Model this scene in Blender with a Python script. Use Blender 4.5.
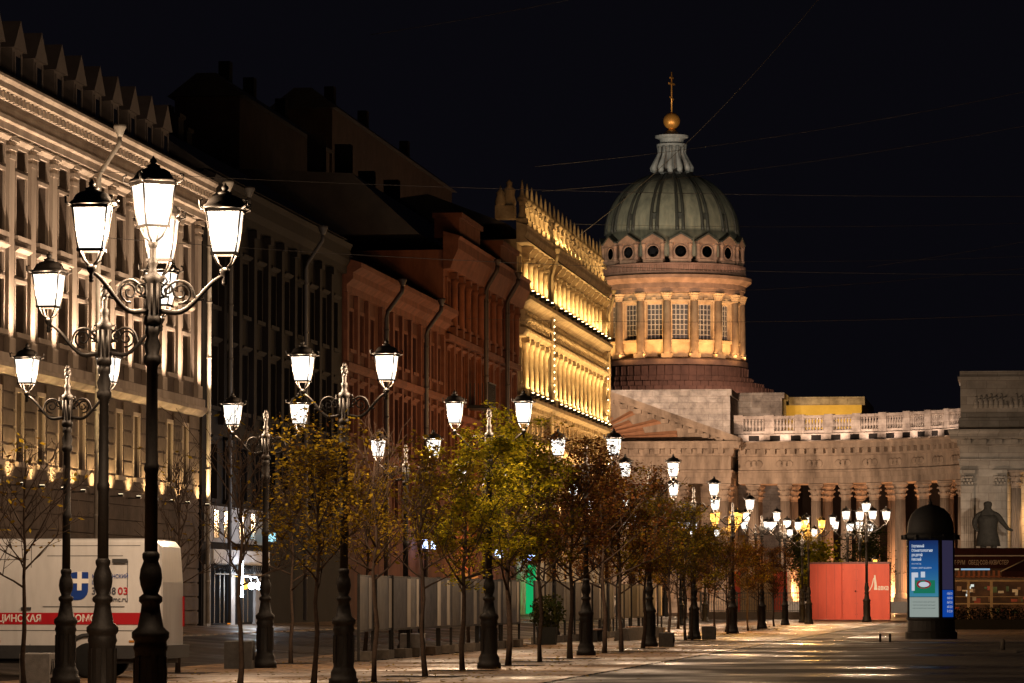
import bpy, math, random
from mathutils import Vector, Matrix
R = math.radians
PI = math.pi
sc = bpy.context.scene
for o in list(bpy.data.objects):
    bpy.data.objects.remove(o)
COL = sc.collection
rnd = random.Random(7)

# ------------------------------------------------------------------ camera
cam_d = bpy.data.cameras.new('camera')
cam = bpy.data.objects.new('camera', cam_d)
COL.objects.link(cam)
cam_d.sensor_width = 36.0
cam_d.lens = 135.0
cam_d.clip_start = 0.5
cam_d.clip_end = 6000
YAW, PITCH = R(7.6657), R(3.8215)
cam.location = (0, 0, 1.57)
cam.rotation_euler = (PI / 2 + PITCH, 0, YAW)
sc.camera = cam

# ------------------------------------------------------------------ night sky
w = bpy.data.worlds.new('World')
sc.world = w
w.use_nodes = True
bg = w.node_tree.nodes['Background']
bg.inputs['Color'].default_value = (0.50, 0.47, 0.76, 1)
bg.inputs['Strength'].default_value = 0.005

sc.view_settings.view_transform = 'Standard'
sc.view_settings.look = 'None'
sc.view_settings.gamma = 1
sc.view_settings.exposure = 0.0
sc.view_settings.use_curve_mapping = False
sc.render.engine = 'CYCLES'
cy = sc.cycles
cy.use_denoising = True
cy.max_bounces = 5
cy.diffuse_bounces = 3
cy.glossy_bounces = 3
cy.transmission_bounces = 3
cy.transparent_max_bounces = 6
cy.sample_clamp_indirect = 3.0
cy.sample_clamp_direct = 0.0
cy.caustics_reflective = False
cy.caustics_refractive = False
cy.use_light_tree = True

# light levels (tuned against the photograph)
P_LANTERN = 1050.0
C_LANTERN = (1.0, 0.68, 0.425)
K_GOLD = 4.0
K_B1 = 1.9
K_CATH = 3.0

# ------------------------------------------------------------------ materials
MATS = {}


def mat(name, c1, c2=None, scale=2.0, rough=0.8, metal=0.0, bump=0.0, bscale=None, spec=0.5, obj=False, streak=False, courses=None):
    if name in MATS:
        return MATS[name]
    m = bpy.data.materials.new(name)
    m.use_nodes = True
    nt = m.node_tree
    b = nt.nodes['Principled BSDF']
    b.inputs['Roughness'].default_value = rough
    b.inputs['Metallic'].default_value = metal
    b.inputs['Specular IOR Level'].default_value = spec if rough < 0.79 else 0.12
    if c2 is None:
        c2 = tuple(x * 0.72 for x in c1)
    if obj:
        tc = nt.nodes.new('ShaderNodeTexCoord')
        co = tc.outputs['Object']
    else:
        tc = nt.nodes.new('ShaderNodeNewGeometry')
        co = tc.outputs['Position']
    if streak:
        mp = nt.nodes.new('ShaderNodeMapping')
        mp.inputs['Scale'].default_value = (1, 1, 0.22)
        nt.links.new(co, mp.inputs['Vector'])
        co = mp.outputs['Vector']
    nz = nt.nodes.new('ShaderNodeTexNoise')
    nz.inputs['Scale'].default_value = scale
    nz.inputs['Detail'].default_value = 7
    nz.inputs['Roughness'].default_value = 0.65
    nt.links.new(co, nz.inputs['Vector'])
    rp = nt.nodes.new('ShaderNodeValToRGB')
    rp.color_ramp.elements[0].position = 0.32
    rp.color_ramp.elements[1].position = 0.68
    rp.color_ramp.elements[0].color = (*c2, 1)
    rp.color_ramp.elements[1].color = (*c1, 1)
    nt.links.new(nz.outputs['Fac'], rp.inputs['Fac'])
    colo = rp.outputs['Color']
    if courses:
        gg = nt.nodes.new('ShaderNodeNewGeometry')
        sp = nt.nodes.new('ShaderNodeSeparateXYZ')
        nt.links.new(gg.outputs['Position'], sp.inputs[0])
        ad = nt.nodes.new('ShaderNodeMath')
        nt.links.new(sp.outputs['X'], ad.inputs[0])
        nt.links.new(sp.outputs['Y'], ad.inputs[1])
        cb = nt.nodes.new('ShaderNodeCombineXYZ')
        nt.links.new(ad.outputs[0], cb.inputs[0])
        nt.links.new(sp.outputs['Z'], cb.inputs[1])
        br = nt.nodes.new('ShaderNodeTexBrick')
        br.inputs['Scale'].default_value = 1
        br.inputs['Brick Width'].default_value = courses[0]
        br.inputs['Row Height'].default_value = courses[1]
        br.inputs['Mortar Size'].default_value = courses[1] * .035
        br.inputs['Color1'].default_value = (1, 1, 1, 1)
        br.inputs['Color2'].default_value = (.80, .78, .76, 1)
        br.inputs['Mortar'].default_value = (.62, .59, .57, 1)
        nt.links.new(cb.outputs[0], br.inputs['Vector'])
        mm = nt.nodes.new('ShaderNodeMix')
        mm.data_type = 'RGBA'
        mm.blend_type = 'MULTIPLY'
        mm.inputs['Factor'].default_value = 1.0
        nt.links.new(colo, mm.inputs[6])
        nt.links.new(br.outputs['Color'], mm.inputs[7])
        colo = mm.outputs[2]
    nt.links.new(colo, b.inputs['Base Color'])
    if bump:
        n2 = nt.nodes.new('ShaderNodeTexNoise')
        n2.inputs['Scale'].default_value = bscale or scale * 6
        n2.inputs['Detail'].default_value = 5
        nt.links.new(co, n2.inputs['Vector'])
        bp = nt.nodes.new('ShaderNodeBump')
        bp.inputs['Strength'].default_value = bump
        bp.inputs['Distance'].default_value = 0.02
        nt.links.new(n2.outputs['Fac'], bp.inputs['Height'])
        nt.links.new(bp.outputs['Normal'], b.inputs['Normal'])
    MATS[name] = m
    return m


def emis(name, col, strength, sampled=True):
    if name in MATS:
        return MATS[name]
    m = bpy.data.materials.new(name)
    m.use_nodes = True
    nt = m.node_tree
    nt.nodes.remove(nt.nodes['Principled BSDF'])
    e = nt.nodes.new('ShaderNodeEmission')
    e.inputs['Color'].default_value = (*col, 1)
    e.inputs['Strength'].default_value = strength
    nt.links.new(e.outputs[0], nt.nodes['Material Output'].inputs['Surface'])
    m.cycles.emission_sampling = 'FRONT' if sampled else 'NONE'
    MATS[name] = m
    return m


def paving(name, c1, c2, mortar, bw, bh, rough0, rough1, rot=0.0, bump=0.4, msize=0.015, wet=0.35):
    """stone or asphalt slabs with damp patches (world metres)"""
    m = bpy.data.materials.new(name)
    m.use_nodes = True
    nt = m.node_tree
    b = nt.nodes['Principled BSDF']
    b.inputs['Specular IOR Level'].default_value = 0.3 if 'road' not in name else 0.2
    g = nt.nodes.new('ShaderNodeNewGeometry')
    mp = nt.nodes.new('ShaderNodeMapping')
    mp.inputs['Rotation'].default_value = (0, 0, rot)
    nt.links.new(g.outputs['Position'], mp.inputs['Vector'])
    br = nt.nodes.new('ShaderNodeTexBrick')
    br.inputs['Scale'].default_value = 1.0
    br.inputs['Brick Width'].default_value = bw
    br.inputs['Row Height'].default_value = bh
    br.inputs['Mortar Size'].default_value = msize
    br.inputs['Color1'].default_value = (*c1, 1)
    br.inputs['Color2'].default_value = (*c2, 1)
    br.inputs['Mortar'].default_value = (*mortar, 1)
    nt.links.new(mp.outputs['Vector'], br.inputs['Vector'])
    nz = nt.nodes.new('ShaderNodeTexNoise')
    nz.inputs['Scale'].default_value = 0.22
    nz.inputs['Detail'].default_value = 8
    nz.inputs['Roughness'].default_value = 0.6
    nt.links.new(g.outputs['Position'], nz.inputs['Vector'])
    n3 = nt.nodes.new('ShaderNodeTexNoise')
    n3.inputs['Scale'].default_value = 3.0
    n3.inputs['Detail'].default_value = 6
    nt.links.new(g.outputs['Position'], n3.inputs['Vector'])
    mr0 = nt.nodes.new('ShaderNodeMapRange')
    mr0.inputs['To Min'].default_value = 0.35
    mr0.inputs['To Max'].default_value = 1.65
    nt.links.new(n3.outputs['Fac'], mr0.inputs['Value'])
    mx = nt.nodes.new('ShaderNodeMix')
    mx.data_type = 'RGBA'
    mx.blend_type = 'MULTIPLY'
    mx.inputs['Factor'].default_value = 1.0
    nt.links.new(br.outputs['Color'], mx.inputs[6])
    nt.links.new(mr0.outputs['Result'], mx.inputs[7])
    nt.links.new(mx.outputs[2], b.inputs['Base Color'])
    mr = nt.nodes.new('ShaderNodeMapRange')
    mr.inputs['From Min'].default_value = wet
    mr.inputs['From Max'].default_value = wet + 0.28
    mr.inputs['To Min'].default_value = rough0
    mr.inputs['To Max'].default_value = rough1
    nt.links.new(nz.outputs['Fac'], mr.inputs['Value'])
    nt.links.new(mr.outputs['Result'], b.inputs['Roughness'])
    ad = nt.nodes.new('ShaderNodeMath')
    ad.operation = 'MULTIPLY_ADD'
    ad.inputs[1].default_value = 0.35
    nt.links.new(n3.outputs['Fac'], ad.inputs[0])
    inv = nt.nodes.new('ShaderNodeMath')
    inv.operation = 'SUBTRACT'
    inv.inputs[0].default_value = 1.0
    nt.links.new(br.outputs['Fac'], inv.inputs[1])
    nt.links.new(inv.outputs[0], ad.inputs[2])
    bp = nt.nodes.new('ShaderNodeBump')
    bp.inputs['Strength'].default_value = bump
    bp.inputs['Distance'].default_value = 0.012
    nt.links.new(ad.outputs[0], bp.inputs['Height'])
    nt.links.new(bp.outputs['Normal'], b.inputs['Normal'])
    MATS[name] = m
    return m


def leafmat(name, cols):
    m = bpy.data.materials.new(name)
    m.use_nodes = True
    nt = m.node_tree
    nt.nodes.remove(nt.nodes['Principled BSDF'])
    g = nt.nodes.new('ShaderNodeNewGeometry')
    rp = nt.nodes.new('ShaderNodeValToRGB')
    el = rp.color_ramp.elements
    while len(el) < len(cols):
        el.new(0.5)
    for i, c in enumerate(cols):
        el[i].position = i / (len(cols) - 1)
        el[i].color = (*c, 1)
    nt.links.new(g.outputs['Random Per Island'], rp.inputs['Fac'])
    d = nt.nodes.new('ShaderNodeBsdfDiffuse')
    t = nt.nodes.new('ShaderNodeBsdfTranslucent')
    nt.links.new(rp.outputs['Color'], d.inputs['Color'])
    nt.links.new(rp.outputs['Color'], t.inputs['Color'])
    mx = nt.nodes.new('ShaderNodeMixShader')
    mx.inputs[0].default_value = 0.55
    nt.links.new(d.outputs[0], mx.inputs[1])
    nt.links.new(t.outputs[0], mx.inputs[2])
    nt.links.new(mx.outputs[0], nt.nodes['Material Output'].inputs['Surface'])
    MATS[name] = m
    return m


# ground
M_ROAD = paving('road_setts', (0.046, 0.029, 0.019), (0.024, 0.0155, 0.011), (0.010, 0.0075, 0.006), 0.22, 0.13, 0.22, 0.85, 0.0, 0.9, 0.02, 0.33)
M_SLAB = paving('granite_slabs', (0.30, 0.178, 0.088), (0.17, 0.102, 0.054), (0.045, 0.032, 0.022), 0.9, 0.6, 0.24, 0.9, 0.0, 0.6, 0.025, 0.36)
M_PLAZA = paving('plaza_slabs', (0.18, 0.11, 0.06), (0.11, 0.068, 0.04), (0.03, 0.022, 0.017), 0.9, 0.6, 0.24, 0.9, 0.0, 0.35, 0.02, 0.36)
M_KERB = mat('kerb_granite', (0.17, 0.13, 0.10), (0.11, 0.085, 0.066), scale=5, rough=0.6)
M_GRAN = mat('grey_granite', (0.26, 0.25, 0.24), (0.17, 0.165, 0.16), scale=9, rough=0.65, bump=0.3)
M_GRAND = mat('dark_granite', (0.10, 0.095, 0.09), (0.06, 0.057, 0.054), scale=9, rough=0.7, bump=0.3)
# iron, metals
M_IRON = mat('black_iron', (0.022, 0.0185, 0.016), (0.011, 0.0095, 0.0085), scale=30, rough=0.5, metal=0.0, bump=0.25, obj=True, spec=0.25)


def glassmat(name, col, strength):
    m = emis(name, col, strength, False)
    nt = m.node_tree
    e = [n for n in nt.nodes if n.type == 'EMISSION'][0]
    t = nt.nodes.new('ShaderNodeBsdfTransparent')
    mx = nt.nodes.new('ShaderNodeMixShader')
    mx.inputs[0].default_value = 0.45
    nt.links.new(t.outputs[0], mx.inputs[1])
    nt.links.new(e.outputs[0], mx.inputs[2])
    nt.links.new(mx.outputs[0], nt.nodes['Material Output'].inputs['Surface'])
    return m


M_GLOBE = glassmat('lantern_glass', (1.0, 0.94, 0.84), 2.7)
M_AMBER = glassmat('amber_glass', (1.0, 0.52, 0.08), 3.4)
M_ZINC = mat('zinc_pipe', (0.42, 0.38, 0.33), (0.26, 0.23, 0.2), scale=3, rough=0.5, metal=0.2)
M_PIPE_R = mat('dark_pipe', (0.05, 0.035, 0.03), scale=3, rough=0.55)
# stones and plasters
M_ST1 = mat('pale_limestone', (0.40, 0.325, 0.26), (0.23, 0.178, 0.14), scale=1.3, rough=0.85, bump=0.5, bscale=9, streak=True)
M_ST1D = mat('rusticated_limestone', (0.125, 0.092, 0.072), (0.066, 0.048, 0.038), scale=1.1, rough=0.9, bump=0.6, bscale=7)
M_DARKST = mat('near_black_stone', (0.013, 0.010, 0.009), (0.007, 0.0055, 0.005), scale=1.2, rough=0.9, bump=0.5, bscale=8)  # one near-black tone for house front, chimneys and vents
M_RED = mat('terracotta_plaster', (0.115, 0.044, 0.027), (0.06, 0.024, 0.016), scale=0.9, rough=0.9, bump=0.3, bscale=6, streak=True)
M_REDT = mat('brick_red_trim', (0.185, 0.070, 0.041), (0.10, 0.038, 0.023), scale=1.4, rough=0.88, bump=0.3)
M_RED4 = mat('reddish_stone', (0.185, 0.068, 0.038), (0.10, 0.037, 0.021), scale=1.0, rough=0.9, bump=0.5, bscale=7, streak=True)
M_GOLD = mat('ochre_sandstone', (0.48, 0.37, 0.23), (0.25, 0.18, 0.105), scale=1.6, rough=0.85, bump=0.5, bscale=9)
M_ROOF = mat('dark_sheet_roof', (0.05, 0.04, 0.038), (0.025, 0.021, 0.02), scale=1.0, rough=0.6)
M_PANE = mat('dark_window_glass', (0.012, 0.012, 0.014), (0.008, 0.008, 0.01), scale=1, rough=0.12, spec=0.5)
M_FRAME = mat('dark_window_frame', (0.07, 0.055, 0.045), scale=6, rough=0.6)
M_TUF = mat('cathedral_tufa', (0.34, 0.265, 0.20), (0.125, 0.094, 0.073), scale=0.42, rough=0.92, bump=0.7, bscale=4, courses=(1.9, .62))
M_TUFC = mat('cathedral_column_stone', (0.36, 0.275, 0.21), (0.115, 0.085, 0.066), scale=0.7, rough=0.92, bump=0.6, bscale=4, streak=True)
M_TUFL = mat('pale_tufa', (0.50, 0.42, 0.37), (0.19, 0.155, 0.14), scale=0.9, rough=0.92, bump=0.6, bscale=3, courses=(2.2, .7))
M_TUFG = mat('grey_tufa', (0.37, 0.33, 0.285), (0.20, 0.178, 0.155), scale=0.42, rough=0.92, bump=0.6, bscale=4, courses=(2.0, .8))
M_DRUM = mat('drum_stone', (0.44, 0.325, 0.20), (0.22, 0.15, 0.09), scale=0.5, rough=0.9, bump=0.5, bscale=4)
M_STEP = mat('brown_stepped_roof', (0.13, 0.075, 0.06), (0.075, 0.045, 0.038), scale=0.8, rough=0.8)
M_DOME = mat('dome_copper', (0.31, 0.30, 0.22), (0.13, 0.135, 0.105), scale=1.1, rough=0.7, streak=True)
M_RIB = mat('dome_rib', (0.055, 0.055, 0.045), (0.03, 0.032, 0.027), scale=0.8, rough=0.6)
M_DLANT = mat('grey_lantern_paint', (0.42, 0.43, 0.43), (0.27, 0.28, 0.28), scale=1, rough=0.6)
M_GILT = mat('gilding', (0.85, 0.42, 0.09), (0.6, 0.27, 0.06), scale=1, rough=0.42, metal=0.55)
M_YEL = mat('yellow_plaster', (0.66, 0.47, 0.14), (0.52, 0.36, 0.1), scale=0.6, rough=0.9)
M_BRONZE = mat('dark_bronze', (0.042, 0.036, 0.029), (0.026, 0.022, 0.018), scale=3, rough=0.8, spec=.2)
M_DRUMGL = mat('drum_window_glass', (0.05, 0.05, 0.055), (0.03, 0.03, 0.035), scale=0.5, rough=0.3)
M_WHITEF = mat('pale_window_bars', (0.27, 0.255, 0.245), scale=4, rough=0.6)
# vehicle etc
M_VAN = mat('white_van_paint', (0.68, 0.68, 0.685), (0.49, 0.485, 0.48), scale=1.6, rough=0.28, obj=True, streak=True, bump=.12, bscale=2.2)
M_VRED = mat('van_red_stripe', (0.46, 0.012, 0.02), (0.40, 0.01, 0.018), scale=2, rough=0.35)
M_VBLUE = mat('van_blue_logo', (0.008, 0.045, 0.27), (0.006, 0.04, 0.24), scale=2, rough=0.35)
M_RUB = mat('black_rubber', (0.018, 0.018, 0.018), scale=9, rough=0.85)
M_PLAST = mat('dark_bumper_plastic', (0.03, 0.03, 0.032), scale=9, rough=0.6)
M_STEEL = mat('dull_steel', (0.28, 0.28, 0.28), scale=8, rough=0.4, metal=0.7)
M_WHITE = mat('white_lettering', (0.82, 0.80, 0.76), (0.76, 0.74, 0.7), scale=3, rough=0.5)
M_INK = mat('dark_lettering', (0.05, 0.055, 0.08), scale=3, rough=0.5)
M_TAIL = mat('red_tail_lens', (0.5, 0.012, 0.014), scale=5, rough=0.15)
M_REDH = mat('red_hoarding', (0.80, 0.095, 0.042), (0.58, 0.055, 0.028), scale=0.8, rough=0.55, bump=.5, bscale=1.5, streak=True)
M_REDD = mat('dark_red_cap', (0.16, 0.012, 0.012), scale=3, rough=0.5)
M_TAN = mat('tan_board', (0.5, 0.36, 0.2), scale=1, rough=0.7)
M_BOARD = mat('display_board_print', (0.085, 0.083, 0.092), (0.012, 0.012, 0.016), scale=2.8, rough=0.5)
M_BOARDL = mat('display_board_pale', (0.55, 0.50, 0.42), (0.26, 0.23, 0.19), scale=2.0, rough=0.5, streak=True)
M_CONC = mat('concrete', (0.17, 0.145, 0.12), (0.10, 0.085, 0.07), scale=6, rough=0.85, bump=0.4)
M_BARK = mat('bark', (0.085, 0.058, 0.042), (0.045, 0.031, 0.024), scale=14, rough=0.9, bump=0.6, bscale=40)
M_SOIL = mat('tree_pit_soil', (0.045, 0.033, 0.025), (0.025, 0.019, 0.015), scale=12, rough=0.95, bump=0.8)
M_TENT = mat('maroon_canvas', (0.03, 0.0085, 0.0095), (0.02, 0.006, 0.0065), scale=3, rough=0.8)
M_WOOD = mat('terrace_wood', (0.36, 0.19, 0.10), (0.25, 0.125, 0.065), scale=6, rough=0.6)
M_HEDGE = mat('dark_planter', (0.02, 0.02, 0.018), scale=6, rough=0.9)
M_CABLE = mat('overhead_cable', (0.05, 0.043, 0.043), scale=2, rough=0.7)
# lit things
M_UP = emis('floodlight_lens', (1.0, 0.82, 0.52), 9.0, False)
M_UPG = emis('gold_floodlight_lens', (1.0, 0.78, 0.40), 9.0, False)
L_FULL = leafmat('yellow_green_leaves', [(0.07, 0.08, 0.010), (0.24, 0.22, 0.012), (0.44, 0.36, 0.018), (0.24, 0.17, 0.014)])
L_YEL = leafmat('yellow_brown_leaves', [(0.08, 0.036, 0.012), (0.22, 0.135, 0.014), (0.34, 0.235, 0.016), (0.11, 0.08, 0.014)])
L_RUST = leafmat('rust_brown_leaves', [(0.05, 0.021, 0.012), (0.15, 0.055, 0.022), (0.23, 0.10, 0.026), (0.16, 0.115, 0.016)])
L_MIX = leafmat('olive_rust_leaves', [(0.07, 0.065, 0.010), (0.19, 0.155, 0.014), (0.20, 0.085, 0.018), (0.34, 0.27, 0.016)])
L_DARK = leafmat('dark_green_leaves', [(0.025, 0.035, 0.012), (0.045, 0.05, 0.015), (0.07, 0.06, 0.015)])


# ------------------------------------------------------------------ mesh helpers
class MB:
    def __init__(s):
        s.v, s.f, s.m, s.s = [], [], [], []
        s.mi = 0
        s.X = None

    def add(s, vs, fs, smooth=False):
        n = len(s.v)
        if s.X is not None:
            vs = [s.X @ Vector(p) for p in vs]
        s.v += [tuple(p) for p in vs]
        for f in fs:
            s.f.append(tuple(i + n for i in f))
            s.m.append(s.mi)
            s.s.append(smooth)

    def box(s, x0, y0, z0, x1, y1, z1):
        s.add([(x0, y0, z0), (x1, y0, z0), (x1, y1, z0), (x0, y1, z0), (x0, y0, z1), (x1, y0, z1), (x1, y1, z1), (x0, y1, z1)],
              [(0, 3, 2, 1), (4, 5, 6, 7), (0, 1, 5, 4), (1, 2, 6, 5), (2, 3, 7, 6), (3, 0, 4, 7)])

    def cbox(s, x, y, z, sx, sy, sz):
        s.box(x - sx / 2, y - sy / 2, z - sz / 2, x + sx / 2, y + sy / 2, z + sz / 2)

    def quad(s, a, b, c, d):
        s.add([a, b, c, d], [(0, 1, 2, 3)])

    def frus(s, h0, z0, h1, z1, caps=True):
        v = [(-h0, -h0, z0), (h0, -h0, z0), (h0, h0, z0), (-h0, h0, z0), (-h1, -h1, z1), (h1, -h1, z1), (h1, h1, z1), (-h1, h1, z1)]
        f = [(0, 1, 5, 4), (1, 2, 6, 5), (2, 3, 7, 6), (3, 0, 4, 7)]
        if caps:
            f += [(0, 3, 2, 1), (4, 5, 6, 7)]
        s.add(v, f)

    def extrude_y(s, prof, y0, y1):
        """closed polygon of (x, z) swept along y"""
        n = len(prof)
        v = [(x, y0, z) for x, z in prof] + [(x, y1, z) for x, z in prof]
        f = [(i, i + n, (i + 1) % n + n, (i + 1) % n) for i in range(n)]
        f += [tuple(range(n)), tuple(range(2 * n - 1, n - 1, -1))]
        s.add(v, f)

    def extrude_x(s, prof, x0, x1):
        n = len(prof)
        v = [(x0, y, z) for y, z in prof] + [(x1, y, z) for y, z in prof]
        f = [(i, (i + 1) % n, (i + 1) % n + n, i + n) for i in range(n)]
        f += [tuple(range(n - 1, -1, -1)), tuple(range(n, 2 * n))]
        s.add(v, f)

    def lathe(s, prof, n=16, c=(0, 0, 0), a0=0.0, a1=2 * PI, smooth=True):
        full = abs(a1 - a0 - 2 * PI) < 1e-6
        cols = n if full else n + 1
        v = []
        for i in range(cols):
            a = a0 + (a1 - a0) * i / n
            for r, z in prof:
                v.append((c[0] + r * math.cos(a), c[1] + r * math.sin(a), c[2] + z))
        k = len(prof)
        f = []
        for i in range(n):
            j = (i + 1) % cols
            for q in range(k - 1):
                f.append((i * k + q, j * k + q, j * k + q + 1, i * k + q + 1))
        s.add(v, f, smooth)
        if full:
            for q, flip in ((0, True), (k - 1, False)):
                if prof[q][0] > 1e-4:
                    idx = [i * k + q for i in range(cols)]
                    if flip:
                        idx = idx[::-1]
                    n0 = len(s.v) - len(v)
                    s.f.append(tuple(i + n0 for i in idx))
                    s.m.append(s.mi)
                    s.s.append(False)

    def tube(s, pts, r, n=6, smooth=True):
        pts = [Vector(p) for p in pts]
        rs = r if isinstance(r, (list, tuple)) else [r] * len(pts)
        v = []
        up = Vector((0.13, 0.31, 0.94))
        for i, p in enumerate(pts):
            d = (pts[min(i + 1, len(pts) - 1)] - pts[max(i - 1, 0)])
            if d.length < 1e-9:
                d = Vector((0, 0, 1))
            d.normalize()
            u = up if abs(d.dot(up)) < 0.95 else Vector((1, 0.1, 0))
            a = d.cross(u).normalized()
            b = d.cross(a).normalized()
            for k in range(n):
                t = 2 * PI * k / n
                v.append(p + (a * math.cos(t) + b * math.sin(t)) * rs[i])
        f = []
        for i in range(len(pts) - 1):
            for k in range(n):
                k2 = (k + 1) % n
                f.append((i * n + k, i * n + k2, (i + 1) * n + k2, (i + 1) * n + k))
        f.append(tuple(range(n - 1, -1, -1)))
        f.append(tuple((len(pts) - 1) * n + k for k in range(n)))
        s.add(v, f, smooth)

    def ball(s, c, r, n=10, sz=1.0):
        s.lathe([(max(r * math.sin(PI * i / n), 1e-5), -r * sz * math.cos(PI * i / n)) for i in range(n + 1)], n + 2, c)

    def mesh(s, name, mats):
        me = bpy.data.meshes.new(name)
        me.from_pydata(s.v, [], s.f)
        for m in (mats if isinstance(mats, (list, tuple)) else [mats]):
            me.materials.append(m)
        me.polygons.foreach_set('material_index', s.m)
        me.polygons.foreach_set('use_smooth', s.s)
        me.update()
        return me

    def build(s, name, mats, parent=None, loc=None, rot=None):
        return put(name, s.mesh(name, mats), parent, loc, rot)


def put(name, me, parent=None, loc=None, rot=None):
    o = bpy.data.objects.new(name, me)
    COL.objects.link(o)
    if parent:
        o.parent = parent
    if loc:
        o.location = loc
    if rot is not None:
        o.rotation_euler = rot
    return o


def tag(o, label, cat, group=None, kind=None):
    o['label'] = label
    o['category'] = cat
    if group:
        o['group'] = group
    if kind:
        o['kind'] = kind
    return o


def thing(name, label, cat, loc=(0, 0, 0), rz=0.0, group=None):
    o = bpy.data.objects.new(name, None)
    o.empty_display_size = 0.3
    COL.objects.link(o)
    o.location = loc
    o.rotation_euler = (0, 0, rz)
    return tag(o, label, cat, group)


def struct(o):
    o['kind'] = 'structure'
    return o


def copy_tree(o, parent=None):
    c = o.copy()
    COL.objects.link(c)
    if parent:
        c.parent = parent
    for ch in list(o.children):
        copy_tree(ch, c)
    return c


def copy_thing(o, label, loc, rz=0.0, scale=None):
    c = copy_tree(o)
    c.location = loc
    c.rotation_euler = (0, 0, rz)
    if scale:
        c.scale = (scale,) * 3
    c['label'] = label
    return c


def light(kind, name, loc, energy, col, parent=None, aim=None, size=60, blend=0.6, radius=0.08, sx=None, sy=None):
    d = bpy.data.lights.new(name, kind)
    d.energy = energy
    d.color = col
    if kind == 'SPOT':
        d.spot_size = R(size)
        d.spot_blend = blend
        d.shadow_soft_size = radius
    elif kind == 'POINT':
        d.shadow_soft_size = radius
    else:
        d.shape = 'RECTANGLE'
        d.size = sx
        d.size_y = sy
    o = bpy.data.objects.new(name, d)
    COL.objects.link(o)
    if parent:
        o.parent = parent
    o.location = loc
    if aim is not None:
        o.rotation_euler = Vector(aim).to_track_quat('-Z', 'Y').to_euler()
    return o


def text_mesh(body, size, extrude=0.003, bold=0.0, spacing=1.0):
    c = bpy.data.curves.new('lettering', 'FONT')
    c.body = body
    c.size = size
    c.extrude = extrude
    c.offset = bold
    c.space_character = spacing
    c.resolution_u = 3
    o = bpy.data.objects.new('lettering', c)
    COL.objects.link(o)
    bpy.context.view_layer.update()
    me = bpy.data.meshes.new_from_object(o.evaluated_get(bpy.context.evaluated_depsgraph_get()))
    me.name = 'lettering'
    bpy.data.objects.remove(o)
    return me


def lettering(body, size, m, parent, loc, rot, bold=0.0, spacing=1.0, width=None, name='lettering', extrude=0.003):
    me = text_mesh(body, size, extrude, bold, spacing)
    if width:
        xs = [v.co.x for v in me.vertices]
        k = width / (max(xs) - min(xs))
        for v in me.vertices:
            v.co.x = (v.co.x - min(xs)) * k
    me.materials.clear()
    me.materials.append(m)
    return put(name, me, parent, loc, rot)


def smooth(a, b, t):
    t = min(1, max(0, (t - a) / (b - a)))
    return t * t * (3 - 2 * t)


def gz(x, y):
    """street camber: the ground climbs gently towards the house fronts"""
    return 0.6 * min(1, max(0, (-x - 19.5) / 8.0)) * (1 - smooth(255, 272, y))


# ================================================================== SETTING
xs = [-900, -300, -90, -40, -30, -27.5, -25, -23, -21, -19.5, -15, -9, 0, 10, 30, 100, 300, 900]
ys = [-60, 0, 20, 40, 60, 80, 100, 120, 140, 160, 180, 200, 220, 240, 255, 258, 261, 264, 267, 270, 272, 300, 400, 600, 1000, 1800]
b = MB()
vs = [(x, y, gz(x, y) - 0.014) for x in xs for y in ys]
ny = len(ys)
b.add(vs, [(i * ny + j, (i + 1) * ny + j, (i + 1) * ny + j + 1, i * ny + j + 1) for i in range(len(xs) - 1) for j in range(ny - 1)])
struct(b.build('road', M_ROAD))

PX0, PX1 = -19.2, -9.0
b = MB()
b.box(PX0 + 0.25, 15, -0.25, PX1 - 0.25, 262, 0.0)
struct(b.build('promenade', M_SLAB))
b = MB()
for x in (PX0, PX1 - 0.246):
    y = 15.0
    while y < 262:
        b.box(x, y, -0.25, x + 0.246, y + 1.5, 0.004)
        y += 1.5
struct(b.build('kerb', M_SLAB))
b = MB()
b.box(-7.2, 140.3, -0.25, 90, 262, 0.0)
b.box(-200, 262.01, -0.25, 90, 560, 0.0)
struct(b.build('square_paving', M_PLAZA))
b = MB()
b.box(-7.5, 140.0, -0.25, 90, 140.29, 0.01)
b.box(-7.5, 140.3, -0.25, -7.21, 262, 0.01)
struct(b.build('kerb_stones', M_KERB))
# house-front pavement on the left
b = MB()
b.add([(-25.2, 90, gz(-25.2, 90) + .03), (-25.2, 258, gz(-25.2, 250) + .03), (-28.2, 258, 0.64), (-28.2, 90, 0.64),
       (-25.2, 90, 0.2), (-25.2, 258, 0.2)], [(0, 1, 2, 3), (0, 4, 5, 1)])
struct(b.build('pavement', M_PLAZA))

# ================================================================== HOUSE FRONTS
FX = -28.0


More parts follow.
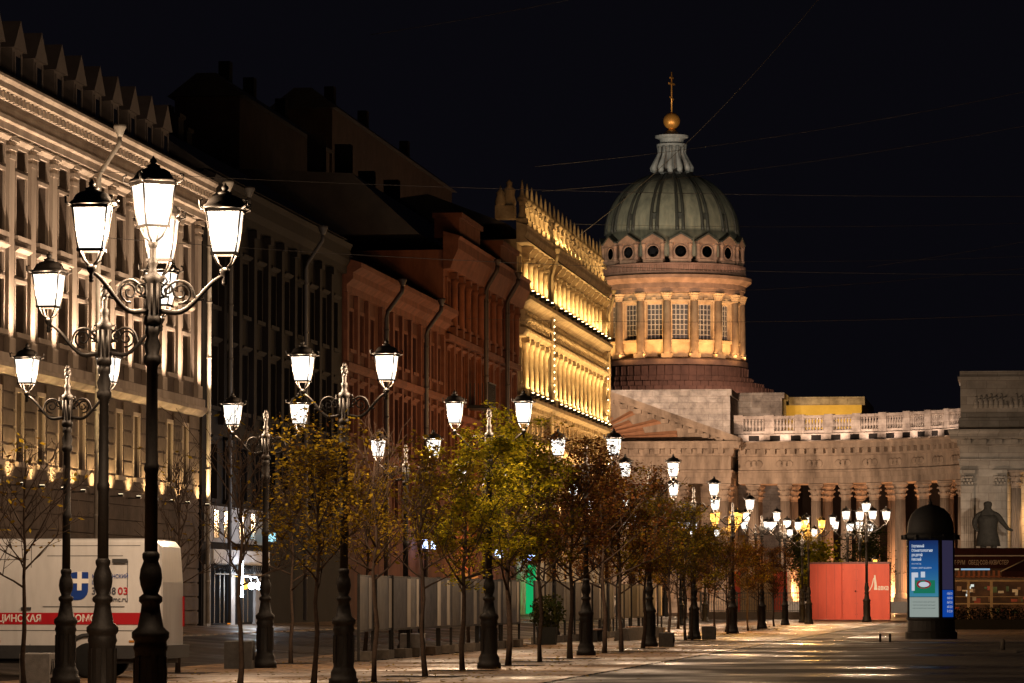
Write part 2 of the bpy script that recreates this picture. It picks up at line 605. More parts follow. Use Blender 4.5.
def wall(parent, L, z0, z1, holes, m, name='wall', depth=0.4, body=16.0, x=0.0):
    b = MB()
    yy = sorted({0.0, L} | {h[0] for h in holes} | {h[1] for h in holes})
    zz = sorted({z0, z1} | {h[2] for h in holes} | {h[3] for h in holes})
    for i in range(len(yy) - 1):
        for j in range(len(zz) - 1):
            cy_, cz_ = (yy[i] + yy[i + 1]) / 2, (zz[j] + zz[j + 1]) / 2
            if any(h[0] < cy_ < h[1] and h[2] < cz_ < h[3] for h in holes):
                continue
            b.quad((x, yy[i], zz[j]), (x, yy[i + 1], zz[j]), (x, yy[i + 1], zz[j + 1]), (x, yy[i], zz[j + 1]))
    for a, c, d, e in holes:
        q = x - depth
        b.quad((x, a, d), (q, a, d), (q, a, e), (x, a, e))
        b.quad((q, c, d), (x, c, d), (x, c, e), (q, c, e))
        b.quad((x, c, d), (q, c, d), (q, a, d), (x, a, d))
        b.quad((x, a, e), (q, a, e), (q, c, e), (x, c, e))
        b.quad((q - .01, a, d), (q - .01, c, d), (q - .01, c, e), (q - .01, a, e))
    b.quad((x, 0, z0), (x, 0, z1), (x - body, 0, z1), (x - body, 0, z0))
    b.quad((x, L, z0), (x - body, L, z0), (x - body, L, z1), (x, L, z1))
    b.quad((x - body, 0, z0), (x - body, 0, z1), (x - body, L, z1), (x - body, L, z0))
    b.quad((x, 0, z1), (x, L, z1), (x - body, L, z1), (x - body, 0, z1))
    return b.build(name, m, parent)


def window_mesh(w_, h_, trim=0.14, sill=True, cap=True, bars=(1, 2), proud=0.07, depth=0.3):
    """window seen from +x, lower middle at the origin: surround (0), bars (1)"""
    b = MB()
    h = w_ / 2
    if trim:
        b.box(-0.02, -h - trim, 0, proud, -h, h_)
        b.box(-0.02, h, 0, proud, h + trim, h_)
        b.box(-0.02, -h - trim, h_, proud, h + trim, h_ + trim)
    if cap:
        b.extrude_y([(-.02, h_ + trim), (proud + .03, h_ + trim + .002), (proud + .14, h_ + trim + .09), (proud + .14, h_ + trim + .14), (-.02, h_ + trim + .18)], -h - trim - .08, h + trim + .08)
    if sill:
        b.box(-0.02, -h - trim - .05, -0.14, proud + .1, h + trim + .05, -0.001)
    b.mi = 1
    d = -depth
    t = 0.05
    b.box(d, -h, 0, d + .06, -h + t, h_)
    b.box(d, h - t, 0, d + .06, h, h_)
    b.box(d, -h + t, 0, d + .06, h - t, t)
    b.box(d, -h + t, h_ - t, d + .06, h - t, h_)
    for i in range(bars[0]):
        y = -h + w_ * (i + 1) / (bars[0] + 1)
        b.box(d + .002, y - .022, t, d + .058, y + .022, h_ - t)
    for i in range(bars[1]):
        z = h_ * (i + 1) / (bars[1] + 1) if bars[1] > 1 else h_ * .66
        b.box(d + .004, -h + t, z - .022, d + .054, h - t, z + .022)
    p = MB()
    p.quad((d + .02, -h, 0), (d + .02, h, 0), (d + .02, h, h_), (d + .02, -h, h_))
    return b, p


def add_windows(parent, spots, w_, h_, stone, frame=None, pane=None, **k):
    fb, pb = window_mesh(w_, h_, **k)
    fm = fb.mesh('window', [stone, frame or M_FRAME])
    pm = pb.mesh('pane', pane or M_PANE)
    for y, z in spots:
        o = put('window', fm, parent, (0, y, z))
        put('pane', pm, o)


def downpipe(parent, y, ztop, zbot, m, out=0.75, wallx=0.14, r=0.075):
    b = MB()
    pts = [(out, y, ztop - .28), (out - .02, y, ztop - .5), (wallx + .05, y + .02, ztop - 1.35), (wallx, y + .02, ztop - 1.6), (wallx, y + .02, zbot)]
    b.tube(pts, r, 8)
    b.lathe([(.07, -.3), (.1, -.22), (.2, 0.0), (.2, .07), (.16, .07)], 10, (out, y, ztop))
    z = ztop - 2.2
    while z > zbot:
        b.tube([(wallx, y + .02, z), (wallx, y + .02, z + .06)], r * 1.25, 8)
        z -= 1.9
    return b.build('downpipe', m, parent)


# ---- 1. pale limestone house with dormers (behind the van) ----------------
B1Y, B1L = 93.6, 34.4
h1 = thing('stone_house', 'pale limestone house with tall pilasters, floodlit from below, behind the white van', 'building', (FX, B1Y, 0))
bays = [B1Y + 1.35 + 2.37 * i for i in range(14)]
ly = [y - B1Y for y in bays]
holes = []
for y in ly:
    holes += [(y - .56, y + .56, 8.95, 10.35), (y - .56, y + .56, 10.55, 11.1), (y - .56, y + .56, 11.65, 13.35), (y - .56, y + .56, 13.55, 14.1)]
    holes += [(y - .36, y + .36, 5.35, 7.3)]
wall(h1, B1L, 0.4, 15.9, holes, M_ST1D, body=14)
add_windows(h1, [(y, 8.95) for y in ly], 1.12, 1.4, M_ST1, cap=False, bars=(1, 1), trim=.1)
add_windows(h1, [(y, 10.55) for y in ly], 1.12, .55, M_ST1, cap=True, sill=False, bars=(1, 0), trim=.1)
add_windows(h1, [(y, 11.65) for y in ly], 1.12, 1.7, M_ST1, cap=False, bars=(1, 1), trim=.1)
add_windows(h1, [(y, 13.55) for y in ly], 1.12, .55, M_ST1, cap=True, sill=False, bars=(1, 0), trim=.1)
add_windows(h1, [(y, 5.35) for y in ly], .72, 1.95, M_ST1, cap=False, bars=(0, 1), trim=.12)
# rustication bands of the lower storey
b = MB()
z = 0.7
while z < 7.7:
    y_ = 0.0
    for y in ly + [B1L + 0.36]:
        if 4.95 < z < 7.35:
            a, c = y_, y - .56
        else:
            a, c = y_, y - .56 + (1.12 if y < B1L else 0)
        if c - a > .1:
            b.box(-.02, a + .01, z, .08, min(c, B1L - .01), z + .4)
        y_ = y + .56
    z += 0.47
b.build('rusticated_blocks', M_ST1D, h1)
b = MB()
b.extrude_y([(0, 7.72), (.12, 7.74), (.32, 7.9), (.32, 8.02), (.22, 8.05), (.22, 8.3), (0, 8.32)], 0, B1L + .1)
b.build('string_course', M_ST1, h1)
pb = MB()
pb.box(-.02, -.33, 8.33, .16, .33, 8.75)
pb.box(-.02, -.27, 8.752, .11, .27, 14.2)
for k, z in enumerate((13.7, 13.95, 14.2)):
    pb.box(-.02, -.30 - .03 * k, z + .02, .13 + .04 * k, .30 + .03 * k, z + .14)
pm = pb.mesh('pilaster', M_ST1)
py = [y + 1.185 for y in ly[:-1]] + [ly[0] - 1.0, B1L - .42]
for y in py:
    put('pilaster', pm, h1, (0, y, 0))
b = MB()
b.extrude_y([(0, 14.4), (.24, 14.42), (.24, 14.62), (.34, 14.66), (.34, 14.78), (.12, 14.82), (.12, 15.12), (.34, 15.16), (.34, 15.34), (.5, 15.42), (.5, 15.58), (.58, 15.68), (.58, 15.76), (0, 15.95)], -.2, B1L + .35)
y = 0
while y < B1L:
    b.box(.121, y, 15.16, .44, y + .22, 15.338)
    y += .44
b.build('cornice', M_ST1, h1)
b = MB()
b.extrude_y([(.3, 15.97), (-1.6, 16.3), (-3.6, 18.4), (-13.9, 18.6), (-13.9, 15.95)], 0.02, B1L)
b.build('roof', M_ROOF, h1)
db = MB()
db.box(-2.6, -.55, 16.0, -.6, .55, 17.75)
db.extrude_x([(-.72, 17.7), (.72, 17.7), (0, 18.55)], -2.9, -.5)
db.box(-.62, -.42, 16.2, -.56, -.3, 17.6)
db.box(-.62, .3, 16.2, -.56, .42, 17.6)
db.mi = 1
db.box(-.61, -.3, 16.3, -.58, .3, 17.5)
dm = db.mesh('dormer', [mat('dormer_sheet', (0.12, 0.095, 0.085), scale=2, rough=0.7), M_PANE])
for y in ly:
    put('dormer', dm, h1, (0, y - .5, -.48))
for y in (112.2 - B1Y, B1L - .02):
    downpipe(h1, y, 15.7, .7, M_ZINC, out=1.0, wallx=.36)
fb = MB()
fb.box(.28, -.07, -.05, .44, .07, .03)
fb.box(.0, -.02, -.05, .28, .02, -.02)
fm_body = fb.mesh('floodlight', M_IRON)
fl = MB()
fl.quad((.29, -.06, .034), (.43, -.06, .034), (.43, .06, .034), (.29, .06, .034))
fm_lens = fl.mesh('lens', M_UP)
for i, y in enumerate(py):
    o = put('floodlight', fm_body, h1, (.05, y, 4.72))
    put('lens', fm_lens, o)
    light('SPOT', 'uplight', (.42, y, 4.75), 500 * K_B1, (1.0, .68, .30), h1, (-.28, 0, 1), 120, .9, .06)
    if i % 1 == 0:
        light('SPOT', 'uplight', (.95, y, 8.1), 900 * K_B1, (1.0, .74, .52), h1, (-.2, 0, 1), 80, .9, .08)

# ---- 2. dark house with the lit shop ---------------------------------------
B2Y, B2L = 128.6, 26.9
h2 = thing('near_black_house', 'unlit near-black house front above a blue-white lit shop window', 'building', (FX, B2Y, 0))
ly = [1.6 + 2.6 * i for i in range(10)]
holes = []
for y in ly:
    holes += [(y - .55, y + .55, 5.0, 6.9), (y - .55, y + .55, 8.2, 10.3), (y - .55, y + .55, 11.7, 13.6)]
holes += [(1.0, 4.2, 0.7, 2.6), (5.1, 8.6, 0.7, 2.6)]
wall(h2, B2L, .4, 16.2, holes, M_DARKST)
add_windows(h2, [(y, 5.0) for y in ly], 1.1, 1.9, M_DARKST)
add_windows(h2, [(y, 8.2) for y in ly], 1.1, 2.1, M_DARKST)
add_windows(h2, [(y, 11.7) for y in ly], 1.1, 1.9, M_DARKST)
b = MB()
b.extrude_y([(0, 14.9), (.2, 14.92), (.2, 15.2), (.35, 15.45), (.35, 15.9), (.45, 16.1), (0, 16.3)], .02, B2L)
b.build('cornice', M_DARKST, h2)
pb = MB()
pb.box(-.02, -.25, 7.6, .2, .25, 14.6)
pb.box(-.02, -.32, 14.602, .3, .32, 14.88)
pm = pb.mesh('pilaster', M_DARKST)
for y in ly[:-1]:
    put('pilaster', pm, h2, (0, y + 1.3, 0))
b = MB()
b.extrude_y([(.25, 16.31), (-3.2, 18.6), (-10, 19.5), (-15.9, 16.3)], .1, B2L - .1)
b.build('roof', M_ROOF, h2)
for y, x, zt in ((4.0, -5, 19.9), (9.5, -6, 20.4), (17.0, -5, 20.2), (23, -6, 20.4)):
    b = MB()
    b.box(x - .4, y - .45, 18, x + .4, y + .45, zt)
    b.box(x - .48, y - .53, zt + .002, x + .48, y + .53, zt + .15)
    for q in (-.25, .2):
        b.tube([(x, y + q, zt + .15), (x, y + q, zt + .5)], .09, 6)
    b.build('chimney', M_DARKST, h2)
for y in (3.2, 17.4):
    downpipe(h2, y, 15.9, .7, mat('grey_pipe', (0.07, 0.06, 0.055), rough=.6), out=.95, wallx=.3)
# shop at the foot of it
b = MB()
b.box(.02, .6, 2.75, .3, 10.4, 3.25)
b.build('shop_fascia', mat('pale_fascia', (0.42, 0.42, 0.44), rough=.6), h2)
b = MB()
for i in range(28):
    y = .8 + i * .34
    b.tube([(.32, y, 2.45), (.36, y + .1, 2.7), (.32, y + .2, 2.5), (.34, y + .3, 2.68)], .018, 4)
b.box(.3, .7, 2.74, .34, 10.3, 2.78)
b.box(.3, .7, 2.38, .34, 10.3, 2.42)
b.build('ironwork_frieze', M_IRON, h2)
b = MB()
for (y0, y1) in ((1.0, 4.2), (5.1, 8.6)):
    b.box(-.3, y0, .7, -.27, y1, 2.6)
sw = b.build('shop_window', emis('shop_window_glow', (.55, .72, 1.0), .55), h2)
b = MB()
for y in (1.0, 2.0, 2.9, 3.6, 4.2, 5.1, 6.0, 6.9, 7.7, 8.6):
    b.box(-.26, y - .07, .7, .04, y + .07, 2.6)
b.box(-.25, 1.0, 1.5, -.2, 3.6, 1.58)
b.build('shop_mullions', M_IRON, h2)
b = MB()
b.box(.02, 4.25, .65, .12, 5.05, 2.3)
b.build('orange_panel', emis('orange_sign_glow', (1.0, .32, .03), .8), h2)
b = MB()
b.tube([(.5, 4.4, 1.6), (.5, 4.4, 2.9)], .06, 6)
b.build('tube_lamp', emis('tube_lamp_glow', (.75, .88, 1.0), 25), h2)
for y, m, e, c in ((4.7, M_AMBER, 22, (1, .6, .2)), (5.9, emis('cool_lamp_glow', (.8, .9, 1.0), 30), 40, (.75, .87, 1)), (7.1, MATS.get('cool_lamp_glow'), 40, (.75, .87, 1))):
    b = MB()
    b.ball((.55, y, 2.0), .13, 8)
    b.tube([(.05, y, 2.35), (.5, y, 2.3), (.55, y, 2.1)], .012, 5)
    b.build('wall_lamp', [m or MATS['cool_lamp_glow']], h2)
    light('POINT', 'shop_light', (.85, y, 2.0), e, c, h2, radius=.1)
b = MB()
b.box(.01, .35, 3.5, .14, 10.6, 4.75)
for y0, y1 in ((.35, .95), (4.26, 5.04), (8.65, 10.6)):
    b.box(.01, y0, .62, .13, y1, 2.72)
b.build('pale_cladding', mat('shop_cladding', (.40, .38, .37), (.28, .265, .26), scale=2, rough=.8), h2)
for y0 in (1.3, 3.0, 5.6, 7.6):
    b = MB()
    b.box(.142, y0, 3.65, .16, y0 + .8, 4.6)
    b.build('fascia_window', M_PANE, h2)
light('AREA', 'shop_wash', (2.4, 4.5, 3.2), 95, (.72, .83, 1.0), h2, (-1, 0, .35), sx=1.0, sy=8)
b = MB()
for i in range(7):
    y = 8.9 + i * .2
    b.box(.5, y, 3.62 + .05 * (i % 3), .56, y + .12, 3.95)
b.build('cyan_sign', emis('cyan_sign_glow', (.4, .8, .9), 1.4), h2)
# rear block rising behind it
for bx, by, bl, bz, lab in ((-47, 226, 30, 31.8, 'nearly black rear block rising behind the unlit house'), (-47, 257, 55, 35.0, 'nearly black higher rear block stepping down towards the ochre house')):
    h2b = thing('rear_block', lab, 'building', (bx, by, 0))
    b = MB()
    b.box(-4, 0, 0, 0, bl, bz)
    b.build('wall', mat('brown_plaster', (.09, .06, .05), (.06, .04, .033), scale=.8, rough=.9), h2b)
    b = MB()
    b.extrude_y([(.4, bz + .01), (-1.4, bz + 1.4), (-2.6, bz + 1.4), (-4.4, bz + .01)], -.3, bl + .3)
    b.build('roof', M_ROOF, h2b)
    for y in (bl * .2, bl * .45, bl * .8):
        b = MB()
        b.box(-2.6, y, bz + .6, -1.9, y + .9, bz + 3.0)
        b.build('chimney', M_DARKST, h2b)

# ---- 3. terracotta house ---------------------------------------------------
B3Y, B3L = 155.8, 27.3
h3 = thing('terracotta_house', 'low terracotta plaster house between the unlit front and the taller red house', 'building', (FX, B3Y, 0))
ly = [1.5, 4.1, 6.7, 10.6, 13.1, 15.6, 18.1, 21.3, 23.4, 25.5]
holes = []
for y in ly:
    holes += [(y - .52, y + .52, 4.9, 6.8), (y - .52, y + .52, 8.4, 10.4), (y - .52, y + .52, 11.9, 13.5)]
wall(h3, B3L, .4, 15.2, holes, M_RED)
add_windows(h3, [(y, 4.9) for y in ly], 1.04, 1.9, M_REDT)
add_windows(h3, [(y, 8.4) for y in ly], 1.04, 2.0, M_REDT)
add_windows(h3, [(y, 11.9) for y in ly], 1.04, 1.6, M_REDT, cap=False)
b = MB()
b.extrude_y([(0, 14.2), (.14, 14.22), (.14, 14.5), (.4, 14.75), (.4, 15.0), (.75, 15.2), (.75, 15.4), (0, 15.62)], .02, B3L)
b.build('cornice', M_REDT, h3)
b = MB()
b.extrude_y([(0, 10.95), (.14, 10.97), (.24, 11.1), (.24, 11.3), (0, 11.35)], .02, B3L - .02)
b.extrude_y([(0, 7.4), (.14, 7.42), (.24, 7.55), (.24, 7.75), (0, 7.8)], .02, B3L - .02)
b.build('string_course', M_REDT, h3)
pb = MB()
pb.box(-.02, -.22, 7.81, .16, .22, 10.94)
pb.box(-.02, -.22, 11.36, .16, .22, 14.19)
pm = pb.mesh('pilaster', M_REDT)
for y in (.3, 2.8, 5.4, 8.9, 11.85, 14.35, 16.85, 19.7, 22.35, 24.45, 26.8):
    put('pilaster', pm, h3, (0, y, 0))
b = MB()
b.extrude_y([(.4, 15.64), (-6, 18.0), (-15.9, 15.6)], .1, B3L - .1)
b.build('roof', M_ROOF, h3)
for y in (9.0, 20.2):
    downpipe(h3, y, 15.4, .7, M_PIPE_R, out=1.0, wallx=.3, r=.1)
b = MB()
for i, (y, w_) in enumerate(((17.9, .32), (18.5, .2), (18.9, .14), (20.4, .3), (20.95, .3))):
    b.box(.5, y, 3.85, .56, y + w_ * 1.5, 4.25)
b.build('blue_white_sign', emis('blue_white_sign_glow', (.45, .6, 1.0), 7), h3)

# ---- 4. taller red house ---------------------------------------------------
B4Y, B4L = 183.1, 26.7
h4 = thing('tall_red_house', 'taller reddish house with a heavy overhanging cornice, next to the floodlit ochre house', 'building', (FX, B4Y, 0))
ly = [1.4 + 2.3 * i for i in range(11)]
holes = []
for y in ly:
    holes += [(y - .5, y + .5, 4.8, 6.6), (y - .5, y + .5, 7.9, 9.9), (y - .5, y + .5, 11.2, 13.6), (y - .5, y + .5, 15.0, 17.0)]
wall(h4, B4L, .4, 18.4, holes, M_RED4, body=18)
add_windows(h4, [(y, 4.8) for y in ly], 1.0, 1.8, M_REDT)
add_windows(h4, [(y, 7.9) for y in ly], 1.0, 2.0, M_REDT)
add_windows(h4, [(y, 11.2) for y in ly], 1.0, 2.4, M_REDT)
add_windows(h4, [(y, 15.0) for y in ly], 1.0, 2.0, M_REDT, cap=False)
pb = MB()
pb.box(-.02, -.3, 14.4, .3, .3, 14.8)
pb.lathe([(.17, 14.8), (.16, 16.9), (.2, 16.95), (.26, 17.15)], 10, (.16, 0, 0))
pb.box(-.02, -.3, 17.15, .34, .3, 17.45)
pb.box(-.02, -.22, 10.7, .2, .22, 14.0)
pm = pb.mesh('half_column', M_REDT)
for y in ly:
    put('half_column', pm, h4, (0, y + 1.15, 0))
b = MB()
b.extrude_y([(0, 17.47), (.36, 17.5), (.5, 17.9), (.75, 18.45), (.75, 18.9), (.85, 19.05), (0, 19.3)], -.1, B4L + .1)
b.build('cornice', M_REDT, h4)
b = MB()
b.extrude_y([(0, 14.05), (.3, 14.08), (.3, 14.35), (0, 14.38)], .02, B4L - .02)
b.extrude_y([(0, 10.3), (.25, 10.33), (.25, 10.6), (0, 10.65)], .02, B4L - .02)
b.extrude_y([(0, 7.0), (.25, 7.03), (.35, 7.3), (0, 7.4)], .02, B4L - .02)
b.build('string_course', M_REDT, h4)
for a, c in ((3.6, 10.8), (18.5, 25.0)):
    b = MB()
    b.box(-1.0, a, 19.31, .25, c, 20.3)
    b.box(-1.1, a - .1, 20.302, .4, c + .1, 20.55)
    b.build('attic_block', M_REDT, h4)
b = MB()
b.extrude_y([(-1.2, 19.2), (-4.5, 22.2), (-12, 22.6), (-17.9, 19.2)], .1, B4L - .1)
b.build('roof', M_ROOF, h4)
for y, zt in ((1.5, 25.2), (9, 25.6), (16, 25.0), (24, 25.4)):
    b = MB()
    b.box(-7, y, 21, -6.2, y + .8, zt - .9)
    b.build('chimney', M_DARKST, h4)
for y in (11.9, 20.0):
    downpipe(h4, y, 18.9, .7, M_PIPE_R, out=1.0, wallx=.42, r=.12)
b = MB()
b.box(.02, 6.9, 11.05, 1.3, 9.4, 11.2)
for i in range(14):
    y = 6.95 + i * .185
    b.box(1.22, y, 11.2, 1.26, y + .04, 12.3)
for i in range(6):
    b.box(.1 + .2 * i, 6.92, 11.2, .14 + .2 * i, 6.96, 12.3)
b.box(1.2, 6.9, 12.3, 1.28, 9.5, 12.36)
b.build('balcony', M_IRON, h4)
light('AREA', 'shopfront_light', (1.6, 7, 2.9), 600, (1.0, .36, .10), h4, (-1, 0, .5), sx=.4, sy=10)
for y in (2.6, 6.0, 9.4):
    b = MB()
    b.box(.03, y, 2.3, .12, y + 1.7, 2.8)
    b.build('shop_signboard', emis('orange_board_glow', (1.0, .34, .08), .5), h4)
b = MB()
b.box(.03, 18.0, 3.7, .3, 18.6, 4.1)
b.box(.03, 19.0, 3.7, .3, 19.2, 4.1)
b.build('white_sign', emis('white_sign_glow', (.6, .75, 1.0), 4), h4)

# ---- 5. floodlit ochre house -----------------------------------------------
B5Y, B5L = 209.9, 42.8
h5 = thing('ochre_house', 'brightly floodlit ochre sandstone house with a row of pinnacles along its roof', 'building', (FX, B5Y, 0))
NB = 19
sp = 2.2
ly = [1.3 + sp * i for i in range(NB)]
holes = []
for y in ly:
    for (a, c) in ((5.0, 6.6), (7.6, 9.6), (10.6, 11.9), (13.4, 15.5), (18.9, 20.6)):
        holes.append((y - .48, y + .48, a, c))
wall(h5, B5L, .4, 21.4, holes, M_GOLD, body=18)
for a, c in ((5.0, 6.6), (7.6, 9.6), (10.6, 11.9), (13.4, 15.5), (18.9, 20.6)):
    add_windows(h5, [(y, a) for y in ly], .96, c - a, M_GOLD, cap=(a in (7.6,)), trim=.1, proud=.05)
pb = MB()
# pier between two bays: lower order, middle colonnette, upper arch spring
pb.box(-.02, -.3, 4.4, .22, .3, 9.9)
pier_low = pb.mesh('pier', M_GOLD)
pb = MB()
pb.box(-.02, -.36, 12.8, .34, .36, 13.2)
pb.lathe([(.2, 13.2), (.22, 13.3), (.17, 13.4), (.155, 15.4), (.19, 15.45), (.27, 15.75), (.3, 15.8)], 12, (.2, 0, 0))
pb.box(-.02, -.34, 15.802, .46, .34, 16.05)
pier_mid = pb.mesh('colonnette', M_GOLD)
pb = MB()
pb.box(-.02, -.3, 18.55, .34, .3, 18.75)
pb.lathe([(.17, 18.75), (.15, 20.2), (.26, 20.45)], 12, (.18, 0, 0))
pb.box(-.02, -.32, 20.452, .44, .32, 20.6)
pb.extrude_y([(0, 20.62), (.3, 20.64), (.62, 21.0), (.66, 21.2), (0, 21.2)], -.16, .16)
pm = pb.mesh('pier', M_GOLD)
py = [y + sp / 2 for y in ly if y + sp / 2 < B5L - .3]
pier_bays = [y for y in py]
for y in pier_bays:
    put('pier', pier_low, h5, (0, y, 0))
    put('colonnette', pier_mid, h5, (0, y, 0))
    put('arch_spring', pm, h5, (0, y, 0))
b = MB()
b.extrude_y([(0, 21.22), (.7, 21.24), (.45, 21.5), (.6, 21.8), (.6, 22.05), (.68, 22.15), (0, 22.35)], -.05, B5L + .25)
b.build('cornice', M_GOLD, h5)
b = MB()
b.extrude_y([(0, 16.07), (.35, 16.1), (.5, 16.35), (.5, 16.5), (.2, 16.55), (.2, 17.7), (.55, 17.95), (.75, 18.1), (.75, 18.3), (0, 18.5)], .02, B5L - .02)
b.extrude_y([(0, 12.0), (.3, 12.05), (.3, 12.3), (.65, 12.5), (.65, 12.7), (0, 12.78)], .02, B5L - .02)
b.extrude_y([(0, 9.95), (.3, 10.0), (.45, 10.2), (.45, 10.35), (0, 10.4)], .02, B5L - .02)
b.extrude_y([(0, 6.9), (.3, 6.93), (.4, 7.15), (0, 7.3)], .02, B5L - .02)
b.build('string_course', M_GOLD, h5)
b = MB()
b.box(.19, 0, 16.75, .42, .3, 17.5)
tri = b.mesh('triglyph', M_GOLD)
b = MB()
b.ball((.4, .55, 17.1), .2, 6)
ros = b.mesh('rosette', M_GOLD)
b = MB()
b.box(.29, .05, 12.08, .5, .25, 12.28)
brk = b.mesh('bracket', M_GOLD)
y = .3
while y < B5L - .9:
    for nm, me_ in (('triglyph', tri), ('rosette', ros), ('bracket', brk)):
        put(nm, me_, h5, (0, y, 0))
    y += 1.1
# corner turret strips with bulbs
for y0 in (12.6, B5L - 1.0):
    b = MB()
    b.box(-.02, y0, .5, .42, y0 + .9, 21.2)
    for k in range(14):
        b.box(-.02, y0 - .05, 6 + k * 1.05, .47, y0 + .95, 6.2 + k * 1.05)
    b.build('corner_pier', M_GOLD, h5)
b = MB()
for k in range(12):
    b.ball((.55, 12.5, 13.6 + k * .38), .06, 6)
    b.ball((.55, B5L - 1.15, 9.0 + k * .7), .04, 6)
b.build('bulb_string', emis('bulb_glow', (1, .78, .45), 9), h5)
for y in (12.1, B5L - .1):
    downpipe(h5, y, 21.9, .7, M_GOLD, out=.8, wallx=.5, r=.1)
# pinnacles on the roof edge
pb = MB()
pb.box(-.3, -.3, 22.3, .3, .3, 22.6)
pb.lathe([(.2, 22.6), (.25, 22.75), (.17, 22.95), (.19, 23.5), (.28, 23.6), (.28, 23.75), (.16, 23.85), (.1, 24.1), (.06, 24.5), (.03, 24.75)], 10)
pm2 = pb.mesh('pinnacle', M_GOLD)
pin = [.5 + 2.06 * i for i in range(20)]
for y in pin:
    put('pinnacle', pm2, h5, (.25, y, 0))
b = MB()
b.box(.14, .1, 23.3, .36, B5L - .3, 23.55)
b.box(.1, .1, 22.36, .4, B5L - .3, 22.55)
b.build('parapet_rail', M_GOLD, h5)
b = MB()
b.extrude_y([(-.6, 22.3), (-5, 24.0), (-17.9, 22.3)], .1, B5L - .1)
b.build('roof', M_ROOF, h5)
# carved figure group at the near roof corner
b = MB()
b.box(-1.3, -2.6, 22.3, .2, -1.2, 23.2)
b.lathe([(.5, 23.2), (.55, 23.5), (.4, 24.0), (.5, 24.35), (.2, 24.6), (.26, 24.85), (.02, 25.1)], 10, (-.3, -1.6, 0))
b.lathe([(.4, 23.2), (.45, 23.5), (.3, 23.9), (.35, 24.1), (.15, 24.3), (.02, 24.6)], 10, (-.9, -2.3, 0))
rs_ = b.build('roof_sculpture', M_GOLD, h5)
rs_.scale = (.7, .7, .8)
rs_.location = (0, -.3, 4.5)
fb = MB()
fb.box(-.16, -.12, -.12, .16, .12, .05)
fbm = fb.mesh('floodlight', M_IRON)
fl = MB()
fl.box(-.06, -.05, .052, .06, .05, .1)
flm = fl.mesh('lens', M_UPG)
for i, y in enumerate(pier_bays):
    if 11.6 < y < 14.2:
        continue
    light('SPOT', 'uplight', (1.5, y - .3, 15.2), 62 * K_GOLD, (1.0, .62, .24), h5, (-1, .1, .75), 110, .9, .1)
    light('SPOT', 'uplight', (1.5, y - .3, 9.2), 95 * K_GOLD, (1.0, .62, .24), h5, (-1, .1, .8), 110, .9, .1)
    for (z, e) in ((18.62, 75), (12.92, 105)):
        o = put('floodlight', fbm, h5, (.62, y - .02, z))
        put('lens', flm, o)
        light('SPOT', 'uplight', (.72, y - .3, z + .14), e * K_GOLD, (1.0, .65, .26), h5, (-.2, .12, 1), 120, .9, .05)
    light('SPOT', 'uplight', (.75, y - 1.2, 22.45), 30 * K_GOLD, (1.0, .64, .26), h5, (-.45, .9, 1), 130, .9, .05)
    light('SPOT', 'uplight', (.9, y, 6.2), 150 * K_GOLD, (1.0, .68, .30), h5, (-.25, 0, 1), 120, .9, .05)
# green lit doorway and cafe frontage
b = MB()
b.box(.5, .1, .7, .8, 2.2, 3.4)
b.build('green_doorway', emis('green_door_glow', (.02, 1.0, .30), .4), h5)
light('POINT', 'green_door_light', (1.6, 3.0, 2.2), 45, (.1, 1, .45), h5, radius=.2)
b = MB()
b.box(.5, 4.2, .7, .62, 5.6, 1.55)
b.build('green_panel', emis('teal_panel_glow', (.12, .8, .5), .5), h5)
for i in range(9):
    y = 5.8 + 4.2 * i
    b = MB()
    b.box(.03, y, 1.0, .08, y + 2.6, 3.6)
    b.build('cafe_window', emis('cafe_window_glow', (1.0, .60, .30), .28), h5)
b = MB()
for i in range(6):
    b.box(.5, 1.0 + i * .45, 3.55 + .1 * (i % 2), .6, 1.25 + i * .45, 3.95)
b.build('blue_white_sign', MATS['blue_white_sign_glow'], h5)

# ================================================================== CATHEDRAL
CX_, CY_ = -46.58, 505.0
ZS = .981
cath = thing('cathedral', 'great domed cathedral with an amber lit drum and pedimented portico', 'cathedral', (CX_, CY_, 0))
b = MB()
# drum wall with 16 window recesses
N16 = 16
PH = R(-90 + 11.25 + 1)
rw = 8.75
zc0, zc1 = 33.9, 42.3
prof = [(8.75, 33.0), (8.75, 44.0)]
wz0, wz1, wa = 35.8, 40.5, R(7.0)
for k in range(N16):
    a = PH + k * 2 * PI / 16
    def pt(r, t, z):
        return (r * math.cos(t), r * math.sin(t), z)
    hw = R(11.25)
    seg = [a - hw, a - wa, a - wa / 2, a, a + wa / 2, a + wa, a + hw]
    for i in range(6):
        t0, t1 = seg[i], seg[i + 1]
        if i in (0, 5):
            zs_ = [(33.0, 44.0)]
        else:
            zs_ = [(33.0, wz0), (wz1, 44.0)]
        for z0, z1 in zs_:
            b.quad(pt(rw, t0, z0), pt(rw, t1, z0), pt(rw, t1, z1), pt(rw, t0, z1))
    for t in (a - wa, a + wa):
        b.quad(pt(rw, t, wz0), pt(rw - .6, t, wz0), pt(rw - .6, t, wz1), pt(rw, t, wz1))
    for z in (wz0, wz1):
        b.quad(pt(rw, a - wa, z), pt(rw, a + wa, z), pt(rw - .6, a + wa, z), pt(rw - .6, a - wa, z))
b.build('drum', M_DRUM, cath).scale = (1, 1, ZS)
